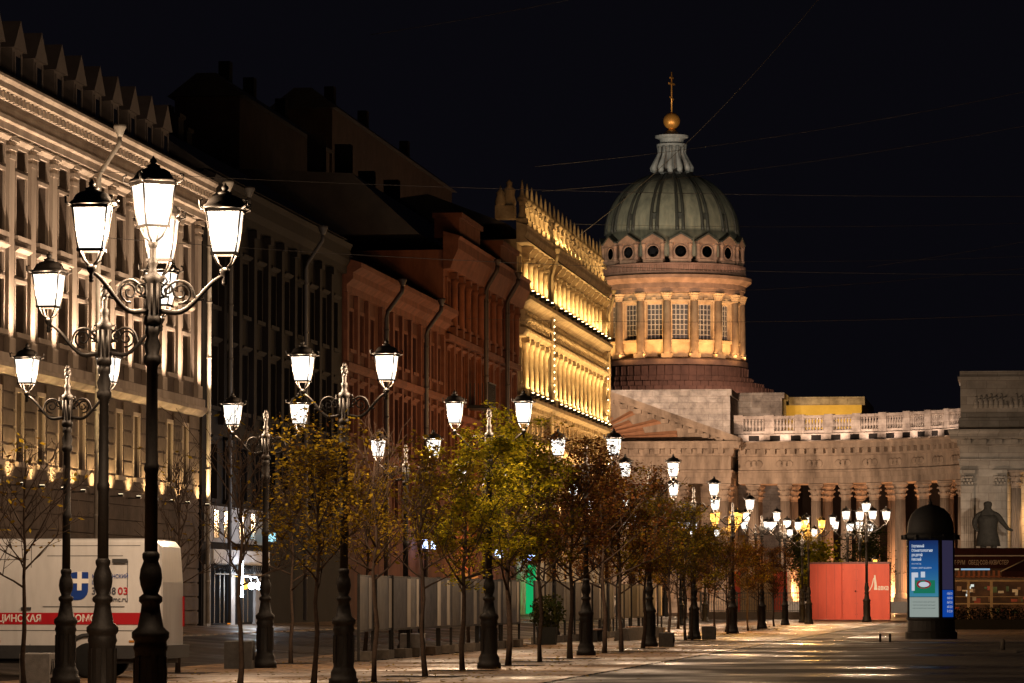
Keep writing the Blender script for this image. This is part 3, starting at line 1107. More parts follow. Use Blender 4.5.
# base ring, frieze, cornice, railing ring
b = MB()
b.lathe([(9.1, 32.4), (10.0, 32.45), (10.0, 33.1), (9.8, 33.3), (9.0, 33.35)], 64, smooth=False)
b.lathe([(8.8, 42.0), (9.5, 42.05), (9.55, 42.6), (9.7, 42.65), (9.7, 43.3), (9.9, 43.4), (10.5, 43.9), (10.55, 44.35), (9.9, 44.5), (9.9, 44.55), (8.5, 44.6)], 64, smooth=False)
b.build('drum_cornice', mat('drum_cornice_stone', (0.235, 0.15, 0.11), (0.12, 0.078, 0.058), scale=.7, rough=.9), cath).scale = (1, 1, ZS)
b = MB()
b.lathe([(9.7, 44.6), (9.75, 44.75), (9.75, 44.9), (9.55, 44.92), (9.55, 45.7), (9.75, 45.72), (9.75, 45.95), (9.0, 46.0)], 64, smooth=False)
for k in range(96):
    a = 2 * PI * k / 96
    b.X = Matrix.Rotation(a, 4, 'Z')
    b.box(9.56, -.1, 44.92, 9.72, .1, 45.7)
b.X = None
b.build('drum_balustrade', mat('drum_red_stone', (0.33, 0.19, 0.14), (0.2, 0.115, 0.085), scale=.6, rough=.9), cath).scale = (1, 1, ZS)
# columns (16 pilaster-columns), windows, dormers
cb = MB()
cb.X = None
cb.box(8.6, -.72, 33.36, 9.75, .72, 33.9)
cb.lathe([(.62, 33.9), (.66, 34.1), (.56, 34.25), (.5, 41.0)], 14, (9.15, 0, 0))
cb.lathe([(.5, 41.0), (.56, 41.05), (.5, 41.12), (.58, 41.35), (.55, 41.4), (.7, 41.65), (.66, 41.7), (.82, 41.95)], 14, (9.15, 0, 0), smooth=False)
cb.box(8.5, -.75, 41.952, 9.75, .75, 42.04)
cm = cb.mesh('column', M_DRUM)
wb = MB()
ww = rw * math.sin(wa)
wb.box(rw - .05, -ww - .35, wz0 - .4, rw + .22, ww + .35, wz0 - .02)
wb.box(rw - .05, -ww - .3, wz0, rw + .12, -ww - .02, wz1 + .3)
wb.box(rw - .05, ww + .02, wz0, rw + .12, ww + .3, wz1 + .3)
wb.box(rw - .05, -ww - .38, wz1 + .302, rw + .25, ww + .38, wz1 + .6)
wb.box(rw - .05, -.3, wz1 + .602, rw + .2, .3, wz1 + .9)
wb.mi = 1
for i in range(5):
    y = -ww + 2 * ww * i / 4
    wb.box(rw - .5, y - .06, wz0, rw - .42, y + .06, wz1)
for i in range(8):
    z = wz0 + (wz1 - wz0) * i / 7
    wb.box(rw - .5, -ww, z - .05, rw - .43, ww, z + .05)
wm_ = wb.mesh('drum_window', [M_DRUM, M_WHITEF])
gb = MB()
gb.quad((rw - .52, -ww, wz0), (rw - .52, ww, wz0), (rw - .52, ww, wz1), (rw - .52, -ww, wz1))
gm = gb.mesh('pane', M_DRUMGL)
dbm = MB()
dbm.box(8.2, -1.35, 46.02, 9.35, 1.35, 46.5)
dbm.box(8.2, -1.15, 46.5, 9.2, 1.15, 48.6)
dbm.extrude_x([(-1.5, 48.6), (1.5, 48.6), (1.5, 48.85), (.9, 49.35), (0, 49.75), (-.9, 49.35), (-1.5, 48.85)], 8.0, 9.5)
dbm.lathe([(.78, -.1), (.95, -.1), (.95, .12), (.78, .12), (.78, -.1)], 16)
n_ring = 16 * 5
for i in range(len(dbm.v) - n_ring, len(dbm.v)):
    x, y, z = dbm.v[i]
    dbm.v[i] = (9.22 + z, y, 47.5 + x)
dbm.lathe([(.3, 46.5), (.34, 46.8), (.26, 47.0), (.26, 48.2), (.34, 48.4), (.34, 48.6)], 8, (9.2, -1.25, 0))
dbm.lathe([(.3, 46.5), (.34, 46.8), (.26, 47.0), (.26, 48.2), (.34, 48.4), (.34, 48.6)], 8, (9.2, 1.25, 0))
dbm.mi = 1
dbm.lathe([(.0001, 0), (.76, 0)], 16)
for i in range(len(dbm.v) - 32, len(dbm.v)):
    x, y, z = dbm.v[i]
    dbm.v[i] = (9.24, y, 47.5 + x)
dbm.mi = 2  # dark gable cover, its colour standing in for shadow on the gable
dbm.extrude_x([(-1.58, 48.86), (0, 49.78), (1.58, 48.86), (1.58, 49.06), (0, 50.0), (-1.58, 49.06)], 8.0, 9.62)
dmm = dbm.mesh('dormer', [mat('dormer_stone', (0.40, 0.26, 0.19), (0.17, 0.105, 0.08), scale=.6, rough=.9), M_PANE, M_RIB])
hb = MB()
hb.lathe([(.001, 0), (.35, 0.0), (.38, .12), (.3, .2), (.3, .0)], 10)
for k in range(16):
    a = PH + k * 2 * PI / 16
    o = put('drum_window', wm_, cath, rot=(0, 0, a))
    o.scale = (1, 1, ZS)
    put('pane', gm, o)
    put('dormer', dmm, cath, rot=(0, 0, a)).scale = (1, 1, ZS)
    put('column', cm, cath, rot=(0, 0, a + R(11.25))).scale = (1, 1, ZS)
# dome
b = MB()
dprof = []
Rd, Hd, zb = 8.75, 8.35, 49.4
for i in range(25):
    t = i / 24 * 0.93 * PI / 2
    dprof.append((Rd * math.cos(t) ** .94, zb + Hd * math.sin(t)))
b.lathe([(8.6, 46.0), (8.75, 46.1), (8.75, 49.4)] + dprof, 64)
b.build('dome', M_DOME, cath)
b = MB()
for k in range(32):
    a = PH + R(11.25 / 2) + k * 2 * PI / 32 + (R(3.0) if k % 2 else R(-3.0))
    pts = [((r + .05) * math.cos(a), (r + .05) * math.sin(a), z) for r, z in dprof]
    b.tube(pts, [.26 - .1 * i / 24 for i in range(25)], 5)
b.build('dome_ribs', M_RIB, cath)
b = MB()
for k in range(16):
    a = PH + k * 2 * PI / 16
    t = .22
    r, z = Rd * math.cos(t) + .05, zb + Hd * math.sin(t)
    b.X = Matrix.Rotation(a, 4, 'Z')
    b.box(r - .6, -.32, z - .35, r + .08, .32, z + .45)
b.X = None
b.build('dome_hatches', M_RIB, cath)
# lantern of the dome
b = MB()
b.lathe([(2.75, 57.2), (2.8, 57.5), (2.6, 57.7), (1.5, 57.8), (1.35, 61.2), (2.0, 61.35), (2.0, 61.6), (1.55, 61.7), (1.6, 62.3), (2.2, 62.5), (2.2, 62.75), (1.2, 62.9), (.8, 63.3), (.6, 63.4)], 24, smooth=False)
for k in range(12):
    a = 2 * PI * k / 12
    b.X = Matrix.Rotation(a, 4, 'Z')
    b.tube([(2.45, 0, 57.7), (2.55, 0, 58.4), (2.1, 0, 59.4), (1.7, 0, 60.4), (1.75, 0, 61.3)], [.34, .42, .3, .2, .25], 7)
b.X = None
b.build('dome_lantern', M_DLANT, cath)
b = MB()
b.lathe([(.75, 63.3), (.5, 63.6), (.45, 63.75)], 12)
b.ball((0, 0, 64.75), 1.12, 14)
b.build('gilded_ball', M_GILT, cath)
b = MB()
b.tube([(0, 0, 65.8), (0, 0, 71.3)], .1, 6)
b.box(-.75, -.09, 69.6, .75, .09, 69.82)
b.box(-.4, -.09, 70.4, .4, .09, 70.6)
b.X = Matrix.Translation((0, 0, 67.8)) @ Matrix.Rotation(R(20), 4, 'Y')
b.box(-.45, -.09, -.09, .45, .09, .09)
b.X = None
b.build('cross', M_GILT, cath, rot=(0, 0, R(66)))
# stepped roof under the drum
b = MB()
pr = []
st = [(9.9, 32.3), (9.95, 31.0), (10.6, 30.95), (10.6, 30.2), (12.0, 30.15), (12.0, 29.5), (13.3, 29.45), (13.3, 28.8), (14.6, 28.75), (14.6, 28.1), (15.9, 28.05), (15.9, 27.4), (17.2, 27.35), (17.2, 26.5)]
b.lathe(st[::-1], 64, smooth=False)
for j, (r, z, n) in enumerate(((9.97, 31.0, 60), (10.62, 30.22, 64), (12.02, 29.52, 70), (13.32, 28.82, 76), (14.62, 28.12, 82))):
    for k in range(n):
        b.X = Matrix.Rotation(2 * PI * k / n, 4, 'Z')
        b.box(r - .02, -.05, z, r + .09, .05, z + (1.25 if j == 0 else .62))
b.X = None
b.build('stepped_roof', M_STEP, cath).scale = (1, 1, ZS)
# body of the church: transept arm, side blocks (local = world - (CX_, CY_))
b = MB()
b.box(-14.5, -55, .0, 11.86, -20, 25.3)
b.box(-14.7, -55.25, 25.302, 12.05, -20, 26.05)
b.box(9.2, -55.26, 21.3, 11.0, -55.01, 24.9)
b.box(-14, -55.2, 24.2, 8.0, -55.01, 24.5)
b.build('transept', M_TUFL, cath)
b = MB()
b.box(11.87, -43, 0, 17.2, -10, 25.6)
b.box(11.87, -43.2, 25.602, 17.5, -10, 26.25)
b.build('transept_wing', M_TUFL, cath)
b = MB()
b.box(17.21, -35, 20, 26.4, -8, 25.1)
b.build('nave_wall', M_YEL, cath)
b = MB()
b.box(17.55, -35.4, 25.102, 26.8, -8, 26.1)
b.build('nave_cornice', M_TUFL, cath)
b = MB()
b.box(-40, -19.9, 0, 60, 30, 23.5)
b.box(40.0, -25, 23.52, 44.0, -19, 26.0)
b.build('nave', M_STEP, cath)
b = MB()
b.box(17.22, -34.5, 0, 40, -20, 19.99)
b.build('gap_shade_block', mat('gap_shade_brown', (.045, .028, .02), scale=1, rough=.9), cath)  # added block, shade between the columns put into its dark colour
# ---- portico and pediment: front plane at world y 405
PY = 405 - CY_
x0, x1 = -61.6 - CX_ - .0, -31.2 - CX_
xm = 0.0
b = MB()
# architrave, frieze, cornice of the portico
def band(b, x0, x1, prof, yf):
    """prof (out, z) facing -y, returned at the right-hand end"""
    n = len(prof)
    v, f = [], []
    for (o_, z) in prof:
        v += [(x0 - o_, yf - o_, z), (x1 + o_, yf - o_, z), (x1 + o_, yf + 12, z)]
    for i in range(n - 1):
        f += [(3 * i, 3 * i + 1, 3 * i + 4, 3 * i + 3), (3 * i + 1, 3 * i + 2, 3 * i + 5, 3 * i + 4)]
    b.add(v, f)
ENT = [(-.6, 13.65), (0, 13.65), (0, 14.25), (.08, 14.27), (.08, 14.8), (.22, 14.85), (.22, 15.05), (.02, 15.1), (.02, 16.5), (.25, 16.6), (.25, 16.75), (.3, 17.25), (.95, 17.35), (.95, 17.75), (1.15, 17.95), (1.15, 18.1), (-.6, 18.15)]
band(b, x0, x1, ENT, PY)
x = x0
while x < x1:
    b.box(x, PY - .9, 16.78, x + .55, PY - .29, 17.33)
    x += 1.12
b.build('portico_entablature', M_TUFC, cath)
b = MB()
slope = (23.7 - 18.2) / (x1 - 0)
xa, za = x1 + 1.1, 18.1
def zr(x):
    return 24.05 - abs(x) * (24.05 - 18.1) / (x1 + 1.1)
b.add([(x0, PY + .6, 18.16), (x1, PY + .6, 18.16), (0, PY + .6, 23.6)], [(0, 1, 2)])
for sgn in (1, -1):
    for (o_, d0, d1) in ((-1.15, 0.0, .45), (-.9, .452, .8), (-.2, .802, 1.3)):
        e = x1 + 1.1 if sgn > 0 else -x0 + 1.1
        v = []
        for xx in (0.0, e):
            zt = 24.05 - xx * (24.05 - 18.1) / e
            v += [(sgn * xx, PY + o_, zt - d0 + .35), (sgn * xx, PY + o_, zt - d1 + .35), (sgn * xx, PY + 8, zt - d1 + .35), (sgn * xx, PY + 8, zt - d0 + .35)]
        f = [(0, 1, 5, 4), (1, 2, 6, 5), (3, 0, 4, 7), (4, 5, 6, 7)]
        b.add(v, f)
    e = x1
    for i in range(10):
        xx = 1.2 + i * 1.45
        zt = 24.05 - xx * (24.05 - 18.1) / (e + 1.1) + .35
        b.X = Matrix.Translation((sgn * xx, 0, zt - 1.0))
        b.box(-.4, PY - .92, -.34, .4, PY - .19, .14)
    b.X = None
b.build('pediment', M_TUFC, cath)
# radiant glory relief
b = MB()
for k in range(15):
    a = R(8 + 164 * k / 14)
    Lr = 5.2 if k % 2 else 7.8
    Lr = min(Lr, 12)
    c, s_ = math.cos(a), math.sin(a)
    tip = Vector((c * Lr * 1.25, PY + .45, 18.4 + s_ * Lr * .5))
    nrm = Vector((-s_, 0, c))
    base = Vector((c * .9, PY + .45, 18.4 + s_ * .7))
    w1 = nrm * .16
    w2 = nrm * .36
    b.add([base - w1 + Vector((0, .14, 0)), base + w1 + Vector((0, .14, 0)), tip + w2 + Vector((0, .14, 0)), tip - w2 + Vector((0, .14, 0)), base - Vector((0, .15, 0)), tip - Vector((0, .05, 0))],
          [(0, 4, 5, 3), (1, 2, 5, 4), (2, 3, 5), (0, 1, 4)])
b.ball((0, PY + .5, 19.2), .9, 10)
b.build('sunburst_relief', mat('rusty_relief', (0.30, 0.15, 0.085), rough=.9), cath)


def column_mesh(b, r, z0, z1, c=(0, 0, 0), n=18):
    h = z1 - z0
    cap = 1.75
    b.box(c[0] - r * 1.35, c[1] - r * 1.35, z0, c[0] + r * 1.35, c[1] + r * 1.35, z0 + .3)
    b.lathe([(r * 1.3, z0 + .3), (r * 1.3, z0 + .5), (r * 1.12, z0 + .58), (r * 1.2, z0 + .75), (r, z0 + .85), (r, z0 + h * .35), (r * .86, z1 - cap)], n, c)
    k = 1.0
    z = z1 - cap
    pr = [(r * .92, z), (r * .95, z + .08), (r * .88, z + .14)]
    b.lathe(pr + [(r * .9, z + .2), (r * 1.12, z + .55), (r * .95, z + .6), (r * 1.0, z + .7), (r * 1.3, z + 1.1), (r * 1.05, z + 1.15), (r * 1.15, z + 1.25), (r * 1.5, z + cap - .22)], n, c, smooth=False)
    # leaf tips of the Corinthian capital
    for q in range(8):
        a = 2 * PI * (q + .5) / 8
        for (rr, zz) in ((1.1, .5), (1.3, 1.05)):
            b.ball((c[0] + r * rr * math.cos(a + zz), c[1] + r * rr * math.sin(a + zz), z + zz), .13, 4)
    b.box(c[0] - r * 1.4, c[1] - r * 1.4, z1 - .2, c[0] + r * 1.4, c[1] + r * 1.4, z1)
    # flutes read as shallow ridges
    for q in range(n):
        a = 2 * PI * q / n
        b.tube([(c[0] + r * .985 * math.cos(a), c[1] + r * .985 * math.sin(a), z0 + .9), (c[0] + r * .985 * math.cos(a), c[1] + r * .985 * math.sin(a), z0 + h * .35), (c[0] + r * .85 * math.cos(a), c[1] + r * .85 * math.sin(a), z1 - cap - .05)], .05, 4)


cbm = MB()
column_mesh(cbm, .6, 1.2, 13.6)
col_me = cbm.mesh('column', M_TUFC)
for i in range(6):
    put('column', col_me, cath, (x1 - .9 - i * 3.1 - (1.4 if i else 0), PY + 1.0, 0))
for i in range(4):
    put('column', col_me, cath, (x1 - .9 - i * 4.6, PY + 6.0, 0))
b = MB()
b.box(x0, PY + 9, 0, x1, PY + 10, 18)
b.box(x0 - 1, PY - 1, 0, x1 + 1.4, PY + 9, 1.19)
b.build('portico_wall', M_TUF, cath)

# ---- colonnade: quarter arc from the portico to the pavilion
colon = thing('colonnade', 'curved stone colonnade with a balustrade between the portico and the end pavilion', 'colonnade', (0, 0, 0))
ACX, ACY, AR = -30.6, 381.0, 26.5      # centre of the arc, inner (front) radius
A0, A1 = R(90), R(90 - 64)


def arc_sweep(b, prof, a0=A0, a1=A1, n=44, smooth=False):
    """prof: (radius, z) closed; swept about the arc centre"""
    k = len(prof)
    v, f = [], []
    for i in range(n + 1):
        a = a0 + (a1 - a0) * i / n
        for r, z in prof:
            v.append((ACX + r * math.cos(a), ACY + r * math.sin(a), z))
    for i in range(n):
        for q in range(k):
            q2 = (q + 1) % k
            f.append((i * k + q, (i + 1) * k + q, (i + 1) * k + q2, i * k + q2))
    f.append(tuple(range(k)))
    f.append(tuple(n * k + q for q in range(k - 1, -1, -1)))
    b.add(v, f, smooth)


b = MB()
arc_sweep(b, [(AR + .2 - o_, z) for o_, z in ENT[1:-1]] + [(AR + 7.0, 18.1), (AR + 7.0, 13.65)])
na = 27
for i in range(na):
    a = A0 + (A1 - A0) * (i + .5) / na
    b.X = Matrix.Translation((ACX, ACY, 0)) @ Matrix.Rotation(a, 4, 'Z')
    b.box(AR + .2 - .9, -.27, 16.78, AR + .2 - .29, .27, 17.33)
    if i % 3 == 1:
        for q in (-.55, 0, .55):
            b.lathe([(.24, 0), (.4, 0), (.4, .1), (.24, .1)], 10, (0, 0, 0))
            for v_ in range(len(b.v) - 40, len(b.v)):
                p = Vector(b.v[v_])
                l = b.X.inverted() @ p
                b.v[v_] = tuple(b.X @ Vector((AR + .18 - l.z, q + l.y, 15.75 + l.x)))
b.X = None
b.build('entablature', M_TUFC, colon)
b = MB()
arc_sweep(b, [(AR - .1, 18.16), (AR - .1, 18.9), (AR + .9, 18.92), (AR + 6.5, 18.92), (AR + 6.5, 18.16)])
b.build('attic_step', M_TUFL, colon)
b = MB()
for i in range(13):
    a = A0 + (A1 - A0) * (i + .75) / 13
    b.X = Matrix.Translation((ACX, ACY, 0)) @ Matrix.Rotation(a, 4, 'Z')
    b.box(AR - .13, -.55, 18.2, AR - .105, .55, 18.75)
    b.X = None
    b.build('vent', M_DARKST, colon)
    b = MB()
b = MB()
arc_sweep(b, [(AR + 3.2, 18.93), (AR + 3.2, 20.7), (AR + 3.6, 20.7), (AR + 3.6, 18.93)], A1 + .42, A1, 16)
b.build('roof_parapet', M_TUFL, colon)
# balustrade bays
NBAL = 9
for i in range(NBAL):
    a0 = A0 + (A1 - A0) * i / NBAL
    a1 = A0 + (A1 - A0) * (i + 1) / NBAL
    b = MB()
    arc_sweep(b, [(AR + .1, 18.93), (AR + .1, 19.25), (AR + .6, 19.25), (AR + .6, 18.93)], a0, a1, 5)
    arc_sweep(b, [(AR + .06, 20.55), (AR + .06, 20.85), (AR + .64, 20.85), (AR + .64, 20.55)], a0, a1, 5)
    b.X = Matrix.Translation((ACX, ACY, 0)) @ Matrix.Rotation(a0, 4, 'Z')
    b.box(AR + .0, -.55, 18.94, AR + .7, .45, 20.95)
    for k in range(8):
        t = (k + 1.35) / 9.2
        a = a0 + (a1 - a0) * t
        b.X = None
        b.lathe([(.17, 19.25), (.17, 19.35), (.09, 19.42), (.19, 19.75), (.17, 19.9), (.08, 20.3), (.15, 20.42), (.15, 20.56)], 8, (ACX + (AR + .35) * math.cos(a), ACY + (AR + .35) * math.sin(a), 0))
    b.build('balustrade', M_TUFL, colon)
cbm = MB()
column_mesh(cbm, .56, 1.2, 13.6)
col_me2 = cbm.mesh('column', M_TUFC)
NC = 9
for i in range(NC):
    a = A0 + (A1 - A0) * (i + .45) / NC
    put('column', col_me2, colon, (ACX + (AR + 1.1) * math.cos(a), ACY + (AR + 1.1) * math.sin(a), 0))
    a = A0 + (A1 - A0) * (i + .45) / NC
    put('column', col_me2, colon, (ACX + (AR + 4.6) * math.cos(a), ACY + (AR + 4.6) * math.sin(a), 0))
b = MB()
arc_sweep(b, [(AR - .6, 0), (AR - .6, 1.19), (AR + 7, 1.19), (AR + 7, 0)])
b.build('stylobate', M_GRAN, colon)

# ---- end pavilion
pav = thing('end_pavilion', 'grey stone end pavilion of the colonnade with a carved attic, behind the dark statue', 'pavilion', (-6.75, 385, 0))
b = MB()
b.box(0, 0, 0, 4.6, 12, 14.3)
b.box(10.2, 0, 0, 15, 12, 14.3)
b.box(4.61, 3.0, 0, 10.19, 12, 14.3)
b.build('wall', M_TUFG, pav)
b = MB()
def band2(b, x0, x1, prof, yf):
    v, f = [], []
    for (o_, z) in prof:
        v += [(x0 - o_, yf + 12, z), (x0 - o_, yf - o_, z), (x1 + o_, yf - o_, z)]
    for i in range(len(prof) - 1):
        f += [(3 * i, 3 * i + 1, 3 * i + 4, 3 * i + 3), (3 * i + 1, 3 * i + 2, 3 * i + 5, 3 * i + 4)]
    b.add(v, f)
ENT2 = [(-.3, 14.31), (.05, 14.31), (.05, 14.75), (.12, 14.77), (.12, 15.2), (.25, 15.25), (.25, 15.4), (.05, 15.45), (.05, 16.6), (.3, 16.7), (.3, 17.25), (1.0, 17.4), (1.0, 17.85), (1.2, 18.1), (1.2, 18.3), (-.3, 18.5)]
band2(b, 0, 15, ENT2, 0)
for i in range(10):
    b.box(.35 + i * 1.55, -.85, 16.85, 1.05 + i * 1.55, -.32, 17.3)
b.build('entablature', M_TUFG, pav)
b = MB()
b.box(.05, .1, 18.45, 15, 12, 23.3)
b.box(-.15, -.12, 18.46, 15, 0.099, 19.5)
b.box(-.2, -.15, 23.302, 15, 12, 23.6)
b.box(.0, -.0, 23.602, 15, 12, 24.15)
b.build('attic', M_TUFG, pav)
b = MB()
r2 = random.Random(5)
for i in range(26):
    x = 1.6 + i * .5
    h = r2.uniform(.7, 1.6)
    b.lathe([(.02, 20.4), (.3, 20.5), (.26, 20.4 + h * .6), (.1, 20.4 + h * .75), (.16, 20.4 + h * .9), (.02, 20.4 + h)], 7, (x, .12, 0))
    b.tube([(x, .05, 20.4 + h * .5), (x + .5, -.0, 20.4 + h * .8)], .09, 5)
b.build('relief_frieze', M_TUFG, pav)
b = MB()
for x in (.12, 3.3):
    b.box(x, -.28, 1.2, x + 1.15, -.001, 12.5)
    for q in range(5):
        b.box(x + .1 + q * .21, -.33, 2.2, x + .2 + q * .21, -.281, 12.3)
    b.box(x - .08, -.34, 12.5, x + 1.23, -.001, 12.7)
    for q in range(7):
        b.ball((x + .08 + q * .165, -.34, 13.0 + .3 * (q % 2)), .17, 5)
        b.ball((x + .08 + q * .165, -.38, 13.6), .15, 5)
    b.box(x - .18, -.45, 13.95, x + 1.33, -.001, 14.3)
b.build('pilasters', M_TUFG, pav)
for x, y in ((5.2, .5), (9.6, .5)):
    put('column', col_me2, pav, (x + .25, y, .65))

# lights of the cathedral square
for k in range(10):
    for q in (-6.2, 6.2):
        a = R(-90 + 1 + (k - 4.5) * 22.5 + 11.25 + q)
        light('SPOT', 'drum_uplight', (CX_ + 9.85 * math.cos(a), CY_ + 9.85 * math.sin(a), 32.75), 130 * K_CATH, (1.0, .56, .21), None, (-math.cos(a) * .16, -math.sin(a) * .22, 1), 120, .9, .12)
for k in range(5):
    a = R(-90 + (k - 2) * 30)
    light('SPOT', 'drum_wash', (CX_ + 15.5 * math.cos(a), CY_ + 15.5 * math.sin(a), 29.0), 3000 * K_CATH, (1.0, .55, .21), None, (-math.cos(a) * .62, -math.sin(a) * .62, 1), 66, .9, .2)
light('SPOT', 'dome_floodlight', (-80, 440, 27), 17500 * K_CATH, (1.0, .93, .72), None, Vector((CX_, CY_, 54.5)) - Vector((-80, 440, 27)), 26, .5, .4)
light('SPOT', 'dome_floodlight', (-12, 440, 27), 11500 * K_CATH, (1.0, .93, .72), None, Vector((CX_, CY_, 55)) - Vector((-12, 440, 27)), 26, .5, .4)
light('SPOT', 'transept_floodlight', (-38, 424, 19.6), 5200 * K_CATH, (1.0, .74, .54), None, Vector((-42, 450, 25)) - Vector((-38, 424, 19.6)), 90, .9, .3)
light('SPOT', 'nave_floodlight', (-24, 462, 20), 1300 * K_CATH, (1.0, .66, .22), None, (0, 1, .55), 110, .9, .3)
light('SPOT', 'steps_floodlight', (-33, 470, 27.2), 15000 * K_CATH, (1.0, .62, .42), None, Vector((-43, 495, 30)) - Vector((-33, 470, 27)), 70, .9, .3)
for i in range(9):
    a = A0 + (A1 - A0) * (i + .5) / 9
    light('SPOT', 'balustrade_light', (ACX + (AR - 1.5) * math.cos(a), ACY + (AR - 1.5) * math.sin(a), 18.25), 110 * K_CATH, (1.0, .74, .55), None, (math.cos(a), math.sin(a), .9), 130, .9, .1)
for i in range(11):
    a = A0 + (A1 - A0) * (i + .75) / 11
    light('POINT', 'colonnade_light', (ACX + (AR + 3.2) * math.cos(a), ACY + (AR + 3.2) * math.sin(a), 2.2), 520 * K_CATH, (1.0, .46, .19), None, radius=.3)
light('POINT', 'passage_light', (-6.75 + 7.4, 386.2, 9.5), 900, (1.0, .58, .22), None, radius=.3)
for k in range(4):
    a = A1 + .05 + .11 * k
    light('POINT', 'roof_floodlight', (ACX + (AR + 1.9) * math.cos(a), ACY + (AR + 1.9) * math.sin(a), 19.5), 160, (1.0, .8, .58), None, radius=.2)
light('SPOT', 'square_floodlight', (-24, 378, 2.0), 3600 * K_CATH, (1.0, .70, .47), None, (.02, 1, .55), 125, .9, .3)
light('SPOT', 'square_floodlight', (-16, 372, 2.0), 3000 * K_CATH, (1.0, .70, .47), None, (.12, 1, .45), 120, .9, .3)
light('SPOT', 'square_floodlight', (-42, 352, 3.0), 52000 * K_CATH, (1.0, .68, .45), None, (-.03, 1, .32), 75, .9, .3)
for fx in (-58, -35):
    light('SPOT', 'cathedral_floodlight', (fx, 421, 19.5), 13000 * K_CATH, (1.0, .76, .54), None, Vector((CX_, CY_, 37)) - Vector((fx, 421, 19.5)), 44, .8, .4)
light('SPOT', 'statue_floodlight', (.8, 345, 9.0), 6500 * K_CATH, (1.0, .84, .66), None, Vector((-3.0, 385, 7.5)) - Vector((.8, 345, 9)), 30, .8, .2)
light('SPOT', 'statue_floodlight', (-1.2, 345, 8.0), 2600 * K_CATH, (1.0, .80, .6), None, Vector((-3.0, 385, 12.5)) - Vector((-1.2, 345, 8)), 46, .8, .2)

# ================================================================== STREET LAMPS
POST = [(.27, 0), (.27, .12), (.235, .14), (.235, .24), (.2, .3), (.185, .34), (.18, .95), (.2, 1.0), (.185, 1.05), (.185, 1.08), (.215, 1.12), (.215, 1.18), (.15, 1.24), (.115, 1.42), (.105, 1.5), (.135, 1.53), (.135, 1.58), (.085, 1.62), (.12, 1.72), (.132, 1.8), (.12, 1.9), (.085, 1.99), (.1, 2.03), (.1, 2.07), (.078, 2.1)]
SHAFT = [(.076, 2.1), (.072, 3.0), (.086, 3.03), (.086, 3.09), (.071, 3.12), (.063, 4.22), (.1, 4.26), (.1, 4.33), (.075, 4.36), (.1, 4.46), (.065, 4.56), (.085, 4.6), (.085, 4.7)]
HEAD = [(.1, 4.7), (.1, 4.78), (.085, 4.8), (.085, 5.18), (.105, 5.2), (.105, 5.26), (.06, 5.29), (.045, 5.36), (.06, 5.4), (.06, 5.44), (.035, 5.47), (.042, 5.56), (.02, 5.6)]


def lantern_meshes(glass):
    b = MB()
    b.lathe([(.02, -.14), (.035, -.1), (.02, -.07), (.05, -.03), (.06, 0), (.06, .03), (.035, .05)], 10)
    for sx in (-1, 1):
        for sy in (-1, 1):
            b.tube([(sx * .03, sy * .03, .04), (sx * .085, sy * .085, .1), (sx * .125, sy * .125, .21)], .014, 5)
            b.tube([(sx * .142, sy * .142, .22), (sx * .208, sy * .208, .73)], .013, 5)
            b.tube([(sx * .21, sy * .21, .74), (sx * .275, sy * .275, .77), (sx * .28, sy * .28, .84), (sx * .25, sy * .25, .85)], .016, 5)
    for a in range(4):
        b.X = Matrix.Rotation(a * PI / 2, 4, 'Z')
        b.box(-.16, .13, .2, .16, .16, .235)
        b.box(-.222, .195, .715, .222, .222, .755)
    b.X = None
    frame = b.mesh('lantern', M_IRON)
    g = MB()
    g.frus(.135, .236, .2, .714)
    gl = g.mesh('glass', glass)
    h = MB()
    h.lathe([(.25, .757), (.30, .76), (.295, .785), (.25, .80), (.225, .84), (.20, .885), (.15, .915), (.09, .93), (.075, .945), (.09, .96), (.05, .975), (.03, .99), (.045, 1.01), (.04, 1.035), (.02, 1.05), (.006, 1.08)], 12)
    hat = h.mesh('hat', M_IRON)
    return frame, gl, hat


LAN = lantern_meshes(M_GLOBE)
LANA = lantern_meshes(M_AMBER)
BULB = bpy.data.lights.new('lantern_bulb', 'POINT')
BULB.energy = P_LANTERN
BULB.color = C_LANTERN
BULB.shadow_soft_size = .09
BULB_A = bpy.data.lights.new('amber_bulb', 'POINT')
BULB_A.energy = 2200
BULB_A.color = (1.0, .45, .07)
BULB_A.shadow_soft_size = .09


def add_lantern(parent, loc, kit=LAN, rz=0.0, scale=0.87):
    o = put('lantern', kit[0], parent, loc, (0, 0, rz))
    o.scale = (scale,) * 3
    put('glass', kit[1], o)
    put('hat', kit[2], o)
    lo = bpy.data.objects.new('lantern_bulb', BULB_A if kit is LANA else BULB)
    COL.objects.link(lo)
    lo.parent = o
    lo.location = (0, 0, .46)
    return o


